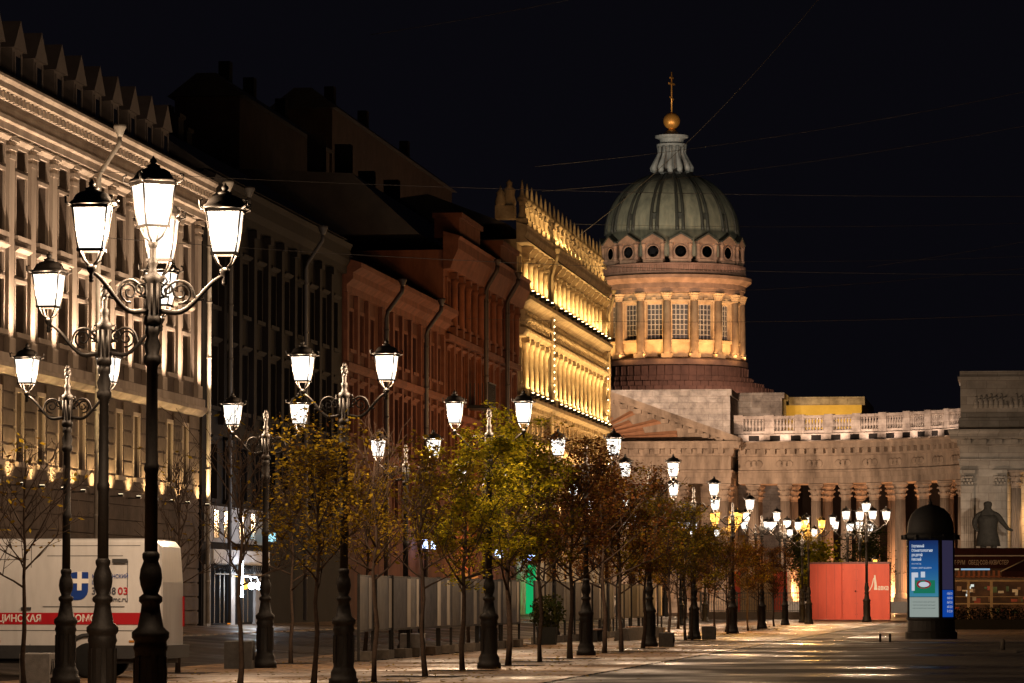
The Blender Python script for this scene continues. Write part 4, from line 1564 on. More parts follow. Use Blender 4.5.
def arm_mb(reach=.78, z0=4.86, z1=5.27):
    b = MB()
    pts = []
    for i in range(13):
        t = i / 12
        x = .07 + (reach - .07) * t
        z = z0 - .04 * math.sin(t * PI * .9) + (z1 - z0) * smooth(.25, 1.0, t)
        pts.append((x, 0, z))
    b.tube(pts, [.034 - .012 * i / 12 for i in range(13)], 7)
    # two scrolls
    for (cx, cz, r0, dirn, ph) in ((.30, 5.06, .125, 1, R(-100)), (.16, 5.1, .085, -1, R(-80))):
        sp_ = []
        for i in range(22):
            t = i / 21
            a = ph + dirn * t * PI * 3.1
            rr = r0 * (1 - .8 * t)
            sp_.append((cx + rr * math.cos(a), 0, cz + rr * math.sin(a)))
        b.tube(sp_, .014, 5)
    ov = [(.07, 0, 5.0)] + [(.29 + .15 * math.cos(R(190 - 20 * q)), 0, 5.05 + .15 * math.sin(R(190 - 20 * q))) for q in range(10)] + [(.47, 0, 4.97), (.56, 0, 4.99)]
    b.tube(ov, .017, 5)
    b.tube([(.07, 0, 5.19), (.12, 0, 5.16), (.16, 0, 5.19), (.14, 0, 5.24), (.11, 0, 5.22)], .012, 5)
    b.ball((reach, 0, z1 - .1), .03, 6)
    return b


def finial_mb():
    b = MB()
    for k in range(3):
        pts = []
        for i in range(12):
            t = i / 11
            a = k * 2 * PI / 3 + t * PI * 1.8
            rr = .035 * math.sin(PI * (t * .85 + .12))
            pts.append((rr * math.cos(a), rr * math.sin(a), 5.56 + .25 * t))
        b.tube(pts, [.022 + .012 * math.sin(PI * i / 11) for i in range(12)], 6)
    return b


POST_ME = None


def make_lamp(name, label, group):
    t = thing(name, label, 'street lamp', (0, 0, 0), 0, group)
    b = MB()
    b.lathe(POST, 16)
    for k in range(8):
        a = 2 * PI * k / 8
        b.X = Matrix.Rotation(a, 4, 'Z')
        b.box(.17, -.035, .4, .192, .035, .9)
    b.X = None
    b.build('base', M_IRON, t)
    b = MB()
    b.lathe(SHAFT, 14)
    b.build('post', M_IRON, t)
    b = MB()
    b.lathe(HEAD, 14)
    for k in range(8):
        a = 2 * PI * k / 8
        b.tube([(.085 * math.cos(a), .085 * math.sin(a), 4.81), (.085 * math.cos(a), .085 * math.sin(a), 5.17)], .016, 5)
    b.build('lamp_head', M_IRON, t)
    finial_mb().build('finial', M_IRON, t)
    return t


GRP = 'two-lantern lamps along the promenade'
lamp0 = make_lamp('street_lamp', '', GRP)
arm_me = arm_mb().mesh('arm', M_IRON)
for rz in (0, PI):
    put('arm', arm_me, lamp0, (0, 0, 0), (0, 0, rz))
for x in (-.78, .78):
    add_lantern(lamp0, (x, 0, 5.3))
ORD = ['nearest', 'second', 'third', 'fourth', 'fifth', 'sixth', 'seventh', 'eighth', 'ninth', 'farthest']
LAMP_Y = [50.4, 68.3, 85.3, 105.0, 124.0, 147.0, 171.0, 197.0, 222.0, 246.0]
LAMP_X = [-12.32, -12.25, -12.0, -12.08, -12.2, -12.75, -13.1, -13.6, -14.0, -14.4]
first = True
for row in ('roadside', 'house-side'):
    for i in range(10):
        Y = LAMP_Y[i]
        x = LAMP_X[i] if row == 'roadside' else (-17.38 if i < 2 else -17.1) - .025 * max(0, Y - 105)
        if row == 'house-side' and i == 0:
            continue      # outside the picture
        lab = f'black two-lantern lamp, {ORD[i]} along the {row} row of the promenade'
        if row == 'roadside' and i == 0:
            lab = 'black two-lantern lamp just behind the taller four-lantern lamp, before the van'
        if row == 'house-side' and i == 1:
            lab = 'black two-lantern lamp by the granite cube, in front of the blue cross on the van'
        rz = R(rnd.uniform(-5, 5))
        if first:
            lamp0.location = (x, Y, 0)
            lamp0.rotation_euler = (0, 0, rz)
            lamp0['label'] = lab
            first = False
        else:
            copy_thing(lamp0, lab, (x, Y, 0), rz)

# four-lantern lamp in the foreground
big = make_lamp('four_lantern_lamp', 'tall black lamp with one raised lantern above three scrolled arms, nearest to us', None)
big.location = (-9.95, 43.0, 0)
big.rotation_euler = (0, 0, R(6))
for a in (R(221), R(-3), R(91)):
    o = put('arm', arm_me, big, (0, 0, 0), (0, 0, a))
    o.scale = (1.07, 1, 1)
    add_lantern(big, (.835 * math.cos(a), .835 * math.sin(a), 5.3), LAN, 0, .95)
for c in list(big.children):
    if c.name.startswith('finial'):
        bpy.data.objects.remove(c)
add_lantern(big, (0, 0, 5.62), LAN, R(28), .95)


def candelabrum(label, loc, kit, arms, reach, k=1.0, rz=0.0, top=True, name='candelabrum_lamp', lz=0.87):
    t = make_lamp(name, label, None)
    t.location = loc
    t.rotation_euler = (0, 0, rz)
    for i in range(arms):
        a = 2 * PI * i / arms
        o = put('arm', arm_me, t, (0, 0, 0), (0, 0, a))
        o.scale = (reach, 1, 1)
        add_lantern(t, (.78 * reach * math.cos(a), .78 * reach * math.sin(a), 5.3), kit, 0, lz)
    if top:
        for c in list(t.children):
            if c.name.startswith('finial'):
                bpy.data.objects.remove(c)
        add_lantern(t, (0, 0, 5.72), kit, R(40), lz)
    t.scale = (k, k, k)
    return t


candelabrum('tall five-lantern candelabrum lamp standing before the red hoarding', (-10.6, 253, 0), LAN, 4, 1.45, 1.22, R(20))
candelabrum('lamp with amber lanterns beside the low iron railing', (-13.2, 232, 0), LANA, 3, 1.0, 1.05, R(15), False)
candelabrum('lamp with amber lanterns halfway along the promenade between trees', (-13.7, 177, 0), LANA, 3, .95, .92, R(60), False)
for j, (x, y, k) in enumerate(((-16.2, 300, 1.32), (-14.6, 312, 1.3), (-12.9, 296, 1.22), (-19.6, 305, 1.3), (-26.5, 296, 1.25), (-30.0, 318, 1.3), (-33.5, 332, 1.4), (-36.8, 345, 1.45), (-24.0, 340, 1.4))):
    lab = ['two-lantern lamp on the square behind the yellow shrub', 'two-lantern lamp beyond the red hoarding, left of the tall candelabrum',
           'two-lantern lamp just behind the five-lantern candelabrum', 'two-lantern lamp before the curved colonnade, between two dark columns',
           'two-lantern lamp on the square behind the iron railing', 'two-lantern lamp on the square before the right hand columns of the portico',
           'two-lantern lamp on the square between two others before the portico', 'two-lantern lamp on the square nearest the ochre house end',
           'two-lantern lamp on the square where portico and curved colonnade meet'][j]
    c = copy_thing(lamp0, lab, (x, y, 0), R(20 * j), k)
    c['group'] = 'lamps on the cathedral square'

# ================================================================== TREES
def make_tree(seed, H, n_leaf, leaf, m_leaf, label, spread=1.25, lsz=.11, limbs=11, trunk_r=.055, low=1.75, name='young_tree', cl=.16):
    r = random.Random(seed)
    t = thing(name, label, 'tree', (0, 0, 0), 0, 'young trees planted along the promenade')
    b = MB()
    lean = (r.uniform(-.12, .12), r.uniform(-.12, .12))
    tp = []
    for i in range(9):
        k = i / 8
        tp.append(Vector((lean[0] * k + .03 * math.sin(i * 1.7 + seed), lean[1] * k + .03 * math.cos(i * 2.1 + seed), H * .9 * k)))
    b.tube([(tp[0].x, tp[0].y, -.05)] + tp[1:], [trunk_r * (1.25 if i == 0 else 1 - .8 * i / 8) for i in range(9)], 8)
    twig_pts = []

    def trunk_at(z):
        k = min(.999, z / (H * .9)) * 8
        i = int(k)
        return tp[i].lerp(tp[i + 1], k - i)

    def branch(p0, d, L, rad, lev):
        pts = [p0]
        p = p0.copy()
        n = 5
        for i in range(n):
            d = (d + Vector((r.uniform(-.22, .22), r.uniform(-.22, .22), r.uniform(-.05, .22)))).normalized()
            p = p + d * L / n
            pts.append(p.copy())
        b.tube(pts, [max(.0045, rad * (1 - .78 * i / n)) for i in range(n + 1)], 5 if lev < 2 else 4)
        if lev >= 1:
            twig_pts.extend(pts[2:])
        if lev < 2:
            for q in range(4 if lev == 0 else 3):
                i = r.randint(1, n)
                side = Vector((r.uniform(-1, 1), r.uniform(-1, 1), r.uniform(-.2, .7))).normalized()
                branch(pts[i], (d * .75 + side * .8).normalized(), L * r.uniform(.4, .62), rad * .5, lev + 1)

    marks = []
    for i in range(limbs):
        k = i / (limbs - 1)
        z = low + (H * .82 - low) * k ** .9
        az = i * 2.4 + r.uniform(-.5, .5)
        el = R(22 + 42 * k + r.uniform(-14, 14))
        L = spread * (1.05 - .55 * k ** 1.3) * r.uniform(.65, 1.25)
        d = Vector((math.cos(az) * math.cos(el), math.sin(az) * math.cos(el), math.sin(el)))
        n0 = len(twig_pts)
        branch(trunk_at(z), d, L, trunk_r * (.42 - .16 * k), 0)
        marks.append((n0, len(twig_pts), r.choice((.15, .5, .8, 1.0, 1.0))))
    branch(tp[-2], Vector((0, 0, 1)), H * .22, trunk_r * .22, 1)
    marks.append((marks[-1][1], len(twig_pts), .8))
    b.build('trunk', M_BARK, t)
    lb = MB()
    # leaves gather in flat sprays round some of the twigs
    hubs = []
    for (a0, a1, wgt) in marks:
        hubs += [p for p in twig_pts[a0:a1] if r.random() < .40 * wgt]
    for i in range(n_leaf):
        h = r.choice(hubs)
        p = h + Vector((r.gauss(0, cl), r.gauss(0, cl), r.gauss(-.02, cl * .42)))
        s = lsz * r.uniform(.55, 1.25)
        a = Vector((r.uniform(-1, 1), r.uniform(-1, 1), r.uniform(-.6, .3))).normalized()
        c = a.cross(Vector((r.uniform(-.7, .7), r.uniform(-.7, .7), 1))).normalized()
        m = p + a * s * .55
        lb.add([p, m + c * s * .42, p + a * s * 1.1, m - c * s * .42], [(0, 1, 2, 3)])
    lb.build('crown', m_leaf, t)
    pit = MB()
    return t


# kinds: bare, sparse yellow, medium, full yellow-green, full rust, mixed
kinds = {
    'bare': [make_tree(11, 4.3, 130, None, L_YEL, 'x', 1.35, .10, 15, .05), make_tree(12, 4.5, 50, None, L_YEL, 'x', 1.25, .10, 16, .048)],
    'sparse': [make_tree(21, 4.6, 1000, None, L_YEL, 'x', 1.45, .11, 14, .052)],
    'medium': [make_tree(31, 4.6, 2900, None, L_YEL, 'x', 1.6, .08, 14, .055), make_tree(32, 4.7, 3000, None, L_MIX, 'x', 1.7, .08, 14, .055)],
    'full': [make_tree(41, 5.6, 9000, None, L_FULL, 'x', 2.1, .088, 17, .075, cl=.14), make_tree(42, 5.2, 8000, None, L_FULL, 'x', 2.0, .088, 16, .07, cl=.14)],
    'rust': [make_tree(51, 5.2, 7600, None, L_RUST, 'x', 2.0, .088, 17, .07, cl=.14), make_tree(52, 4.9, 6800, None, L_RUST, 'x', 1.9, .088, 16, .065, cl=.14)],
    'mix': [make_tree(61, 4.8, 5600, None, L_MIX, 'x', 1.9, .088, 16, .06, cl=.14), make_tree(62, 4.6, 5000, None, L_MIX, 'x', 1.85, .088, 15, .06, cl=.14)],
}
used = set()
TREES = [
    # x, y, kind, variant, scale, label
    (-17.6, 66.2, 'bare', 0, 1.0, 'thin young tree with few yellow leaves before the side of the van'),
    (-17.7, 79.0, 'bare', 1, 1.05, 'nearly leafless young tree at the rear corner of the van'),
    (-12.2, 58.9, 'bare', 1, 1.0, 'nearly leafless young tree before the lit shop with the tube lamp'),
    (-17.6, 91.0, 'sparse', 0, 1.0, 'thin sparse tree beside the dark granite cube'),
    (-12.2, 65.2, 'medium', 0, .95, 'young tree with yellow brown leaves, next left of the second roadside lamp'),
    (-12.1, 70.8, 'bare', 0, 1.08, 'bare twiggy young tree just right of the second roadside lamp'),
    (-12.05, 76.3, 'sparse', 0, 1.0, 'sparse yellow leaved young tree before the display boards'),
    (-12.2, 82.5, 'full', 1, .92, 'yellow green leafy tree just left of the third roadside lamp'),
    (-12.0, 88.7, 'full', 0, 1.0, 'largest leafy tree, bright yellow green, just right of the third roadside lamp'),
    (-11.95, 94.0, 'mix', 0, 1.02, 'olive leaved tree between the big yellow green tree and the rust brown ones'),
    (-11.8, 99.0, 'rust', 0, 1.0, 'rust brown leafy tree directly before the fourth roadside lamp'),
    (-17.5, 139.5, 'rust', 1, 1.0, 'rust brown tree of the house side row near the dark café fence'),
    (-17.6, 120.5, 'mix', 1, 1.05, 'olive and rust tree beyond the gap in the display boards'),
    (-12.0, 105.5 + 3.6, 'rust', 1, 1.05, 'rust brown tree just beyond the fourth roadside lamp'),
    (-11.85, 111.8, 'rust', 0, .95, 'broad rust brown tree next before the fifth roadside lamp'),
    (-11.95, 119.5, 'mix', 1, 1.0, 'olive brown tree left of the fifth roadside lamp'),
    (-12.2, 131.0, 'mix', 0, .95, 'olive brown tree just right of the fifth roadside lamp'),
    (-12.6, 141.5, 'medium', 1, 1.0, 'loose yellowish tree left of the sixth roadside lamp'),
    (-12.5, 143.2, 'mix', 1, .86, 'small olive tree close before the sixth roadside lamp'),
    (-12.9, 158.0, 'medium', 1, .88, 'loose yellowish tree right of the sixth roadside lamp'),
    (-13.0, 167.0, 'rust', 1, .8, 'rust tree close before the seventh roadside lamp'),
    (-13.4, 184.0, 'mix', 0, .82, 'olive tree between the seventh and eighth roadside lamps'),
    (-13.5, 192.5, 'rust', 1, .8, 'rust tree close before the eighth roadside lamp'),
    (-14.0, 212.0, 'rust', 0, .76, 'last rust tree of the roadside row, before the iron railing'),
    (-17.6, 158.0, 'rust', 0, .95, 'rust tree of the house side row beyond the second run of boards'),
    (-17.7, 102.0, 'medium', 0, 1.05, 'yellow brown tree of the house side row behind the display boards'),
    (-17.7, 177.0, 'mix', 1, 1.0, 'far olive tree of the house side row'),
    (-17.8, 196.0, 'rust', 1, 1.0, 'farthest rust tree of the house side row'),
]
pit_mb = []
for (x, y, kd, v, s, lab) in TREES:
    src = kinds[kd][v]
    if (kd, v) not in used:
        used.add((kd, v))
        o = src
        o.location = (x, y, 0)
        o.scale = (s,) * 3
        o['label'] = lab
        o.rotation_euler = (0, 0, rnd.uniform(0, 6))
    else:
        o = copy_thing(src, lab, (x, y, 0), rnd.uniform(0, 6), s)
for kd in kinds:
    for v, o in enumerate(kinds[kd]):
        if (kd, v) not in used:
            for c in list(o.children):
                bpy.data.objects.remove(c)
            bpy.data.objects.remove(o)
# planting pits cut into the promenade
b = MB()
for (x, y, *_r) in TREES:
    b.box(x - .75, y - .75, .004, x + .75, y + .75, .008)
soil = b.build('tree_pit_soil', M_SOIL)
soil['kind'] = 'stuff'
tag(soil, 'dark soil in the square planting pits of the promenade trees', 'soil')
lb = MB()
r3 = random.Random(77)
for i in range(2600):
    (tx, ty, *_r) = TREES[r3.randrange(len(TREES))]
    x = tx + r3.gauss(0, 1.6)
    y = ty + r3.gauss(0, 2.6)
    if not (PX0 + .3 < x < 3):
        continue
    s_ = r3.uniform(.03, .075)
    a = r3.uniform(0, 6.28)
    c_, d_ = math.cos(a) * s_, math.sin(a) * s_
    z = .012
    lb.add([(x - c_, y - d_, z), (x + d_ * .6, y - c_ * .6, z + r3.uniform(0, .02)), (x + c_, y + d_, z + r3.uniform(0, .02)), (x - d_ * .6, y + c_ * .6, z)], [(0, 1, 2, 3)])
fl_ = lb.build('fallen_leaves', L_YEL)
fl_['kind'] = 'stuff'
tag(fl_, 'yellow and brown fallen leaves scattered over the promenade paving', 'leaves')
# trees and a shrub on the square behind the hoarding
big1 = make_tree(71, 7.5, 6000, None, L_DARK, 'dark leafy tree on the square behind the red hoarding', 2.6, .2, 15, .12, 1.6, 'square_tree', .4)
big1.location = (-13.3, 320, 0)
big1['group'] = 'trees on the cathedral square'
copy_thing(big1, 'dark tree on the square behind the iron railing', (-18.8, 318, 0), 2.0, .95)
copy_thing(big1, 'dark tree on the square before the portico columns', (-27.0, 325, 0), 4.0, 1.0)
shr = make_tree(81, 3.2, 1800, None, L_FULL, 'small yellow green shrub peeping over the red hoarding', 1.3, .16, 10, .05, .6, 'shrub', .3)
shr.location = (-15.6, 288, 0)
shr.scale = (1.6, 1.6, 1.65)
shr['group'] = 'trees on the cathedral square'

# ================================================================== MEDICAL VAN
van = thing('medical_van', 'white high-roof medical van with a red stripe and blue cross, parked side-on', 'van', (-22.85, 74.0, -.02))
VL = 5.95
b = MB()
# side profile (x along the van, front at x=0), body 2.0 wide in y
prof = [(0.02, .45), (0.0, .9), (.25, 1.12), (.95, 1.28), (1.75, 2.25), (2.1, 2.62), (2.5, 2.76), (5.6, 2.76), (5.8, 2.72), (5.9, 2.6), (5.95, 1.9), (5.95, .62), (5.88, .42)]
W = 2.0
n = len(prof)
rings = []
v = []
for (yy, ins) in ((0.0, .0), (.0, .0)):
    pass
sect = [(0.10, .13), (.03, .05), (0.0, 0.0), (W, 0.0), (W - .03, .05), (W - .10, .13)]
# cross-sections in y: taper the roof a little so the side leans in
def vy(y_, z):
    k = max(0.0, (z - 1.2) / 1.56)
    return (y_ - W / 2) * (1 - .07 * k) + W / 2
cx_, cz_ = 3.0, 1.5
for (y_, ins) in ((.07, .06), (.015, .015), (0, .0), (W, .0), (W - .015, .015), (W - .07, .06)):
    pass
ring_def = [(.06, .07), (.018, .022), (0.0, .07), (W, .07), (W - .018, .022), (W - .06, .07)]
ys_ = [0.06, .018, 0.0, W, W - .018, W - .06]
order = [(0.05, .0), (.0, .055)]
verts = []
def ring(y_, inset):
    out = []
    for (x, z) in prof:
        dx = x - cx_
        dz = z - cz_
        out.append((cx_ + dx * (1 - inset / 3.0), vy(y_, z), cz_ + dz * (1 - inset / 1.3)))
    return out
RR = [ring(0.0, .075), ring(.02, .03), ring(.07, 0.0), ring(W - .07, 0.0), ring(W - .02, .03), ring(W, .075)]
for r_ in RR:
    verts += r_
fcs = []
for k in range(5):
    for i in range(n):
        j = (i + 1) % n
        fcs.append((k * n + i, k * n + j, (k + 1) * n + j, (k + 1) * n + i))
fcs.append(tuple(range(n - 1, -1, -1)))
fcs.append(tuple(5 * n + i for i in range(n)))
b.add(verts, fcs, False)
b.build('body', M_VAN, van)


def side(x, z, off=0.006):
    return (x, vy(0.0, z) - off, z)


b = MB()
for (xa, xb, za, zb_) in ((1.55, 5.3, 1.07, 1.30), (5.3, 5.86, 1.07, 1.30)):
    b.add([side(xa, za), side(xb, za), side(xb, zb_), side(xa, zb_)], [(0, 1, 2, 3)])
b.build('red_stripe', M_VRED, van)
RX = (PI / 2 - .022, 0, 0)
lettering('МЕДИЦИНСКАЯ', .19, M_WHITE, van, side(2.1, 1.125, .010), RX, .004, 1.0, 1.42)
lettering('ПОМОЩЬ', .19, M_WHITE, van, side(4.08, 1.125, .010), RX, .004, 1.0, .86)
# blue mark with a white cross cut out
b = MB()
def rrect(b, x0, x1, z0, z1, rs, off):
    pts = []
    for (cx, cz, a0, r_) in ((x1 - rs[0], z0 + rs[0], -90, rs[0]), (x1 - rs[1], z1 - rs[1], 0, rs[1]), (x0 + rs[2], z1 - rs[2], 90, rs[2]), (x0 + rs[3], z0 + rs[3], 180, rs[3])):
        for q in range(7):
            a = R(a0 + 15 * q)
            pts.append(side(cx + r_ * math.cos(a), cz + r_ * math.sin(a), off))
    b.add(pts, [tuple(range(len(pts)))])
rrect(b, 4.0, 4.46, 1.55, 2.1, (.2, .02, .2, .02), .006)
b.build('blue_logo', M_VBLUE, van)
b = MB()
b.add([side(4.1, 1.88, .010), side(4.47, 1.88, .010), side(4.47, 1.97, .010), side(4.1, 1.97, .010)], [(0, 1, 2, 3)])
b.add([side(4.24, 1.74, .0125), side(4.33, 1.74, .0125), side(4.33, 2.11, .0125), side(4.24, 2.11, .0125)], [(0, 1, 2, 3)])
b.build('white_cross', M_WHITE, van)
lettering('МЕДИЦИНСКИЙ', .105, M_VBLUE, van, side(4.54, 1.98, .006), RX, .001, 1.0, .72)
lettering('ЦЕНТР', .105, M_VBLUE, van, side(4.54, 1.86, .006), RX, .001, 1.0, .3)
lettering('338 38', .2, M_INK, van, side(4.54, 1.66, .006), RX, .003, 1.0, .48)
lettering('03', .2, M_VRED, van, side(5.06, 1.66, .006), RX, .003, 1.0, .2)
lettering('www.mmc.ru', .14, M_INK, van, side(4.54, 1.52, .006), RX, .001, 1.0, .72)
b = MB()
def strip(x0, z0, x1, z1, w_=.012, off=.004):
    if abs(x1 - x0) > abs(z1 - z0):
        b.add([side(x0, z0 - w_ / 2, off), side(x1, z1 - w_ / 2, off), side(x1, z1 + w_ / 2, off), side(x0, z0 + w_ / 2, off)], [(0, 1, 2, 3)])
    else:
        b.add([side(x0 - w_ / 2, z0, off), side(x0 + w_ / 2, z0, off), side(x1 + w_ / 2, z1, off), side(x1 - w_ / 2, z1, off)], [(0, 1, 2, 3)])
strip(3.3, .55, 3.3, 2.6)
strip(3.55, 1.42, 5.2, 1.42, .014)
strip(3.62, 2.42, 5.15, 2.42)
strip(5.25, 1.5, 5.25, 2.35)
strip(1.6, 2.35, 3.25, 2.35)
strip(1.6, .95, 5.7, .95, .012)
strip(1.62, .95, 1.62, 2.5)
strip(5.55, .68, 5.62, 2.5)
strip(2.1, 2.62, 5.5, 2.62, .01)
b.build('panel_seams', M_PLAST, van)
for hx in (1.75, 3.12):
    b = MB()
    b.box(hx, -.035, 1.36, hx + .2, -.004, 1.41)
    b.build('door_handle', M_PLAST, van)
for hx in (2.6, 4.05, 5.3):
    b = MB()
    b.box(hx, -.02, .72, hx + .1, -.004, .76)
    b.build('side_marker', mat('amber_marker', (.5, .2, .02), rough=.3), van)
b = MB()
b.box(4.95, -.02, 2.28, 5.25, -.0, 2.36)
b.build('side_lamp', M_PLAST, van)
b = MB()
b.box(1.5, -.02, .4, 3.98, .3, .66)
b.box(4.98, -.02, .4, 5.9, .3, .66)
b.box(1.5, .3, .3, 5.9, W - .3, .66)
b.box(5.7, -.01, .4, 6.06, W + .01, .66)
b.build('bumper', M_PLAST, van)
b = MB()
b.box(2.3, -.028, .78, 2.45, -.004, .92)
b.build('fuel_cap', M_PLAST, van)
b = MB()
b.box(5.66, -.022, .84, 5.8, .12, 1.46)
b.build('tail_light', M_TAIL, van)
b = MB()
b.box(5.72, W - .12, 1.02, 5.97, W + .01, 1.62)
b.build('tail_light', M_TAIL, van)
b = MB()
b.box(5.85, .1, .66, 5.9, W - .1, .7)
b.add([side(.95 + .35, 1.45, .006), side(2.25, 1.45, .006), side(2.25, 2.1, .006), side(1.78, 2.1, .006)], [(0, 1, 2, 3)])
b.build('side_window', M_PANE, van)
for (x, y0) in ((4.48, -.02), (1.15, -.02), (4.48, W - .24), (1.15, W - .24)):
    wv = MB()
    wv.lathe([(.2, 0), (.3, -.0), (.36, .03), (.37, .09), (.37, .2), (.34, .26), (.2, .26)], 22)
    for i in range(len(wv.v)):
        a, c, d = wv.v[i]
        wv.v[i] = (a, d, c)
    wh = wv.build('wheel', M_RUB, van, (x, y0, .37))
    wv = MB()
    wv.lathe([(.001, .03), (.08, .02), (.1, .05), (.19, .07), (.215, .03)], 18)
    for i in range(len(wv.v)):
        a, c, d = wv.v[i]
        wv.v[i] = (a, d, c)
    wv.build('rim', M_STEEL, wh)
b = MB()
pts = []
for i in range(13):
    a = PI * i / 12
    pts.append((4.48 + .47 * math.cos(a), -.012, .4 + .46 * math.sin(a)))
b.tube(pts, .045, 6)
b.build('wheel_arch', M_PLAST, van)

# ================================================================== STREET FURNITURE
def granite_cube(label, x, y, s, m=M_GRAN, rz=0.0):
    t = thing('granite_block', label, 'granite block', (x, y, 0), rz, 'granite blocks on the promenade')
    h = s / 2
    c = .02
    b = MB()
    b.box(-h, -h, .0, h, h, s - c)
    b.frus(h, s - c, h - c, s)
    b.build('block', m, t)
    b = MB()
    for q in (-.13, 0, .13):
        b.tube([(h + .006, q - .05, s * .3), (h + .01, q, s * .55), (h + .006, q + .05, s * .8)], .012, 5)
    b.build('carving', M_IRON, t)
    return t
granite_cube('grey granite cube at the foot of the lamp before the van', -18.15, 69.3, .56)
granite_cube('dark granite cube beside the lamp near the sparse tree', -17.5, 84.4, .62, M_GRAND, .1)
granite_cube('granite cube standing under the display boards', -16.5, 102.5, .62, M_GRAN, .05)
granite_cube('granite cube right of the fifth roadside lamp base', -11.62, 123.7, .46, M_GRAND)
granite_cube('granite cube beside the sixth roadside lamp base', -12.15, 146.6, .5, M_GRAND)

# display boards
def board(seed):
    r = random.Random(seed)
    t = thing('display_board', '', 'display board', (0, 0, 0), 0, 'display boards along the promenade')
    b = MB()
    b.box(-.03, 0.03, .78, .03, 2.42, 2.1)
    b.build('panel', M_BOARD, t)
    b = MB()
    y0 = 1.75 + r.uniform(-.3, .25)
    b.box(.031, y0, .8, .04, y0 + .48, 2.08)
    b.build('pale_print', M_BOARDL, t)
    b = MB()
    for y in (0, 2.45):
        b.box(-.035, y - .03, .02, .035, y + .03, 2.16)
        b.box(-.28, y - .035, .004, .28, y + .035, .03)
    b.box(-.034, .032, 2.102, .034, 2.41, 2.14)
    b.box(-.034, .032, .735, .034, 2.41, .777)
    b.build('frame', M_IRON, t)
    b = MB()
    b.box(-.2, .7, .004, .22, 1.7, .24)
    b.build('weight', M_CONC, t)
    return t
bd0, bd1 = board(1), board(2)
k = 0
ALL = [(-16.45, 93.8 + 2.55 * i) for i in range(12)] + [(-16.6, 129 + 2.9 * i) for i in range(16)]
WORD = ['nearest', 'second', 'third', 'fourth', 'fifth', 'sixth', 'seventh', 'eighth', 'ninth', 'tenth', 'eleventh', 'last']
for i, (x, y) in enumerate(ALL):
    lab = f'dark printed display board on iron legs, {WORD[i]} board of the nearer run' if i < 12 else f'dark display board of the farther run, {i - 12 + 1} places past the gap'
    if i >= 12:
        words_ = ['first', 'second', 'third', 'fourth', 'fifth', 'sixth', 'seventh', 'eighth', 'ninth', 'tenth', 'eleventh', 'twelfth', 'thirteenth', 'fourteenth', 'fifteenth', 'sixteenth']
        lab = f'dark printed display board, {words_[i - 12]} of the farther run beyond the gap'
    if i == 0:
        o = bd0
    elif i == 1:
        o = bd1
    else:
        o = copy_tree(bd0 if i % 2 else bd1)
    o['label'] = lab
    o.location = (x, y, 0)
    o.rotation_euler = (0, 0, R(rnd.uniform(-2.2, 2.2)))

# cafe fence along the ochre house
fen = thing('cafe_fence', 'dark cafe terrace fence with white lettering at the foot of the ochre house', 'fence', (-26.4, 224.5, .58))
b = MB()
b.box(-.03, 0, 0.02, .03, 40, 1.15)
b.build('panel', mat('charcoal_panel', (.05, .048, .046), rough=.6), fen)
b = MB()
for i in range(21):
    b.box(-.05, i * 2 - .04, 0, .05, i * 2 + .04, 1.25)
b.build('posts', M_IRON, fen)
for i, wd in enumerate(('МЕНЮ', 'АНОС', 'КОФЕ')):
    lettering(wd, .75, M_WHITE, fen, (.04, 2 + 12.5 * i, .42), (PI / 2, 0, PI / 2), .02, 1.0, 8.5)
    b = MB()
    b.box(.034, 2 + 12.5 * i, 1.06, .04, 9.5 + 12.5 * i, 1.12)
    b.build('white_line', M_WHITE, fen)
for i, (x, y, lab) in enumerate(((-25.6, 221.5, 'round clipped shrub in a pot at the near end of the cafe fence'), (-16.1, 131.5 - 3, 'dark square planter with a small tree beside the lamp'))):
    t = thing('planter', lab, 'planter', (x, y, gz(x, y)))
    b = MB()
    b.frus(.28, 0, .34, .6)
    b.build('pot', M_HEDGE, t)
    sb = MB()
    r2 = random.Random(90 + i)
    for q in range(700):
        p = Vector((r2.gauss(0, 1), r2.gauss(0, 1), r2.gauss(0, 1))).normalized() * r2.uniform(.35, .62)
        a = Vector((r2.uniform(-1, 1), r2.uniform(-1, 1), r2.uniform(-1, 1))).normalized()
        c = a.cross(p).normalized()
        p = p + Vector((0, 0, 1.1))
        sb.add([p, p + a * .06 + c * .05, p + a * .13, p + a * .06 - c * .05], [(0, 1, 2, 3)])
    sb.build('foliage', L_DARK, t)

# railing with granite plinth before the square
rail = thing('iron_railing', 'low ornamental iron railing on a granite plinth beside the red hoarding', 'railing', (-24, 282, 0))
b = MB()
b.box(0, 0, 0, 8.2, .6, .55)
b.build('plinth', M_KERB, rail)
b = MB()
b.box(0, .25, .6, 8.0, .33, .66)
b.box(0, .25, 1.9, 8.0, .33, 1.97)
b.box(0, .26, 1.62, 8.0, .32, 1.66)
for i in range(46):
    x = .08 + i * .175
    b.box(x, .27, .551, x + .035, .31, 1.9)
for i in range(22):
    x = .17 + i * .35
    pts = [(x + .13 * math.cos(2 * PI * q / 10), .29, 1.2 + .16 * math.sin(2 * PI * q / 10)) for q in range(11)]
    b.tube(pts, .018, 4)
for x in (0, 2.65, 5.3, 7.95):
    b.box(x - .06, .22, .55, x + .06, .36, 2.05)
b.build('bars', mat('grey_iron', (.10, .095, .09), rough=.5), rail)

